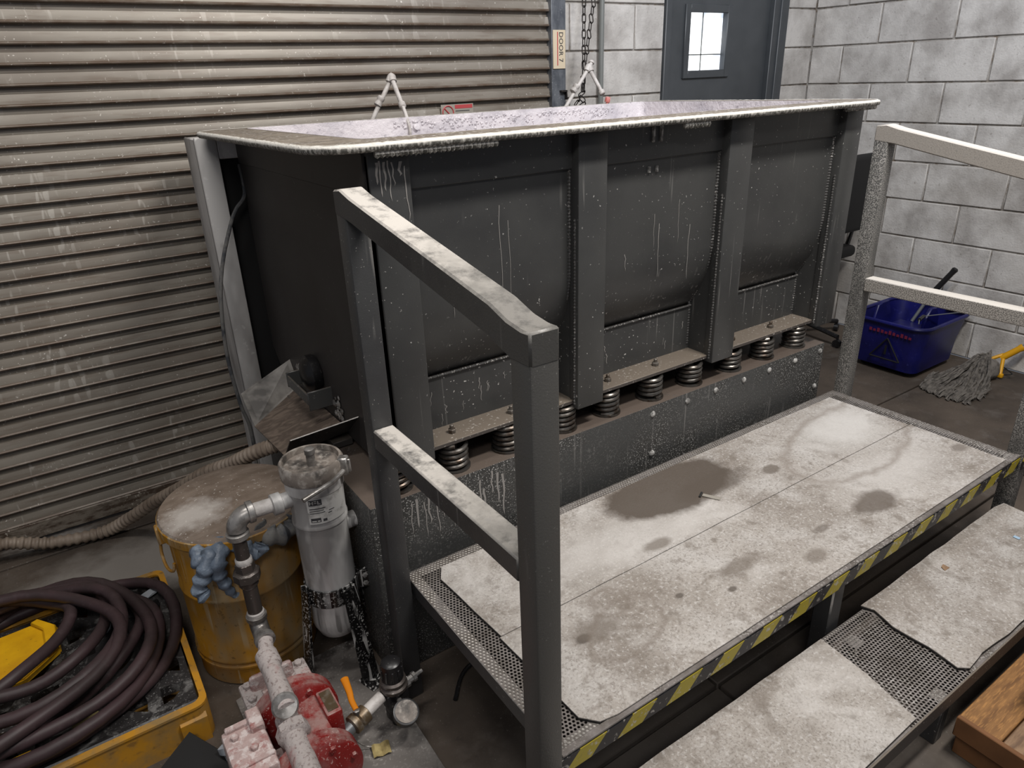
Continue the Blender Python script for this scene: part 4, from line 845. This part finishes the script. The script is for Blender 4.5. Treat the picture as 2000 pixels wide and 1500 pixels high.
# mop
mp_ = thing('string_mop', 'grey string mop head with yellow clamp lying on floor', 'mop', (-.35, -1.4, 0))
b = B(); random.seed(3)
hx, hy = -.17, -1.40
for i in range(300):
    a = pi+random.uniform(-.52, .50); L = random.uniform(.26, .47)*(1.0 if abs(a-pi) < .35 else .85); z0 = random.uniform(.03, .085)
    ex, ey = hx+L*cos(a), hy+L*sin(a)*.75; k = 9; P = []
    o1, o2 = random.uniform(-.02, .02), random.uniform(0, 6)
    for j in range(k):
        t = j/(k-1); w_ = sin(t*pi)
        P.append((hx+(ex-hx)*t+.016*sin(t*12+o2), hy+(ey-hy)*t+o1*w_+.012*sin(t*11+o2), max(.006, z0*(1-t**1.5)*(1+.5*sin(t*6+o2))+.008+.012*w_)))
    q = V(P[-1]); P += [(q.x+.004, q.y+.012, .012), (q.x+.028, q.y+.014, .022), (q.x+.06, q.y+.006, .035)]
    b.tube(P, .0046, 4)
o = b.build('yarn_strands', 'yarn', mp_); o['kind'] = 'stuff'
B().lathe([(0, 0), (.05, .01), (.062, .07), (.045, .14), (.0, .15)], (hx+.02, hy, .05), (-1, 0, -.1), 16, False).disp(.012, 40).build('yarn_band', 'yarn', mp_)
B().box(-.175, -.155, -1.475, -1.325, .008, .030, .005, 2, M4=None).tube([(-.165, -1.46, .02), (-.12, -1.44, .085), (-.10, -1.432, .10)], .009, 10).tube([(-.165, -1.34, .03), (-.13, -1.40, .09), (-.10, -1.43, .11)], .009, 10).build('clamp', 'mopyel', mp_, 'yellow plastic clamp')
B().lathe([(.014, 0), (.017, .02), (.0165, .09), (.019, .10), (.019, .112)], (-.11, -1.425, .09), (.35, -.60, .62), 16).build('socket', 'mopyel', mp_, 'yellow handle socket')
B().tube([(-.073, -1.49, .155), (.0, -1.56, .27), (-.02, -1.80, .62)][0:1]+[(-.045, -1.53, .20), (-.03, -1.60, .285), (-.02, -1.95, .75)], .012, 12).build('handle', 'greyalu', mp_)
B().tube(catmull([(-.14, -1.45, .06), (-.12, -1.475, .04), (-.135, -1.50, .03), (-.15, -1.46, .02)]), .003, 6).build('tie_cord', 'black', mp_)
# dark swivel chair behind the tub
oc = thing('office_chair', 'black swivel chair half hidden behind the tub right end', 'chair', (-.38, -.42, 0))
B().box(-.56, -.22, -.67, -.61, .67, 1.085, .03, 3).build('backrest', 'black', oc)
B().box(-.57, -.20, -.60, -.20, .50, .565, .025, 3).build('seat', 'black', oc)
B().tube([(-.39, -.60, .75), (-.39, -.59, .5), (-.39, -.45, .48)], .016, 8).build('back_stem', 'blackplastic', oc)
for x in (-.585, -.185): B().tube([(x, -.52, .53), (x, -.55, .66), (x, -.32, .66), (x, -.30, .53)], .015, 8).build('armrest', 'blackplastic', oc)
B().tube([(-.38, -.42, .08), (-.38, -.42, .5)], .02, 10).build('gas_column', 'blackplastic', oc)
for k in range(5):
    a = k*2*pi/5+.9; ex, ey = -.38+.26*cos(a), -.42+.26*sin(a)
    sk = B().tube([(-.38, -.42, .10), (ex, ey, .065)], .014, 8).build('spoke', 'blackplastic', oc)
    B().lathe([(.024, -.012), (.024, .012)], (ex, ey, .025), (sin(a), cos(a), 0), 12).lathe([(.007, 0), (.007, .04)], (ex, ey, .03), n=8).build('caster', 'blackplastic', sk)
# crate and carton, bottom right
wc = thing('wooden_crate', 'pale plywood crate with batten lid beyond the lower step', 'crate', (-2.3, -2.6, 0))
def cr(q, nm, mt): B().box(*q, .002).build(nm, mt, wc)
cr((-2.60, -2.10, -2.83, -2.415, .0, .098), 'crate_body', 'cardboard')
cr((-2.605, -2.095, -2.50, -2.41, .098, .113), 'plank', 'wood'); cr((-2.60, -2.10, -2.585, -2.503, .098, .111), 'plank', 'woodgrey')
cr((-2.60, -2.10, -2.67, -2.59, .098, .112), 'plank', 'wood'); cr((-2.60, -2.10, -2.83, -2.675, .098, .111), 'plank', 'wood')
cr((-2.612, -2.598, -2.84, -2.41, .06, .117), 'edge_batten', 'cardboard')
cb = thing('cardboard_box', 'brown cardboard box standing on the plywood crate', 'box', (-2.2, -2.6, .1))
B().box(-2.455, -2.12, -2.80, -2.49, .1145, .40, .002).build('carton', 'cardboard', cb)
B().box(-2.456, -2.119, -2.665, -2.62, .3995, .401).build('packing_tape', 'tag', cb)
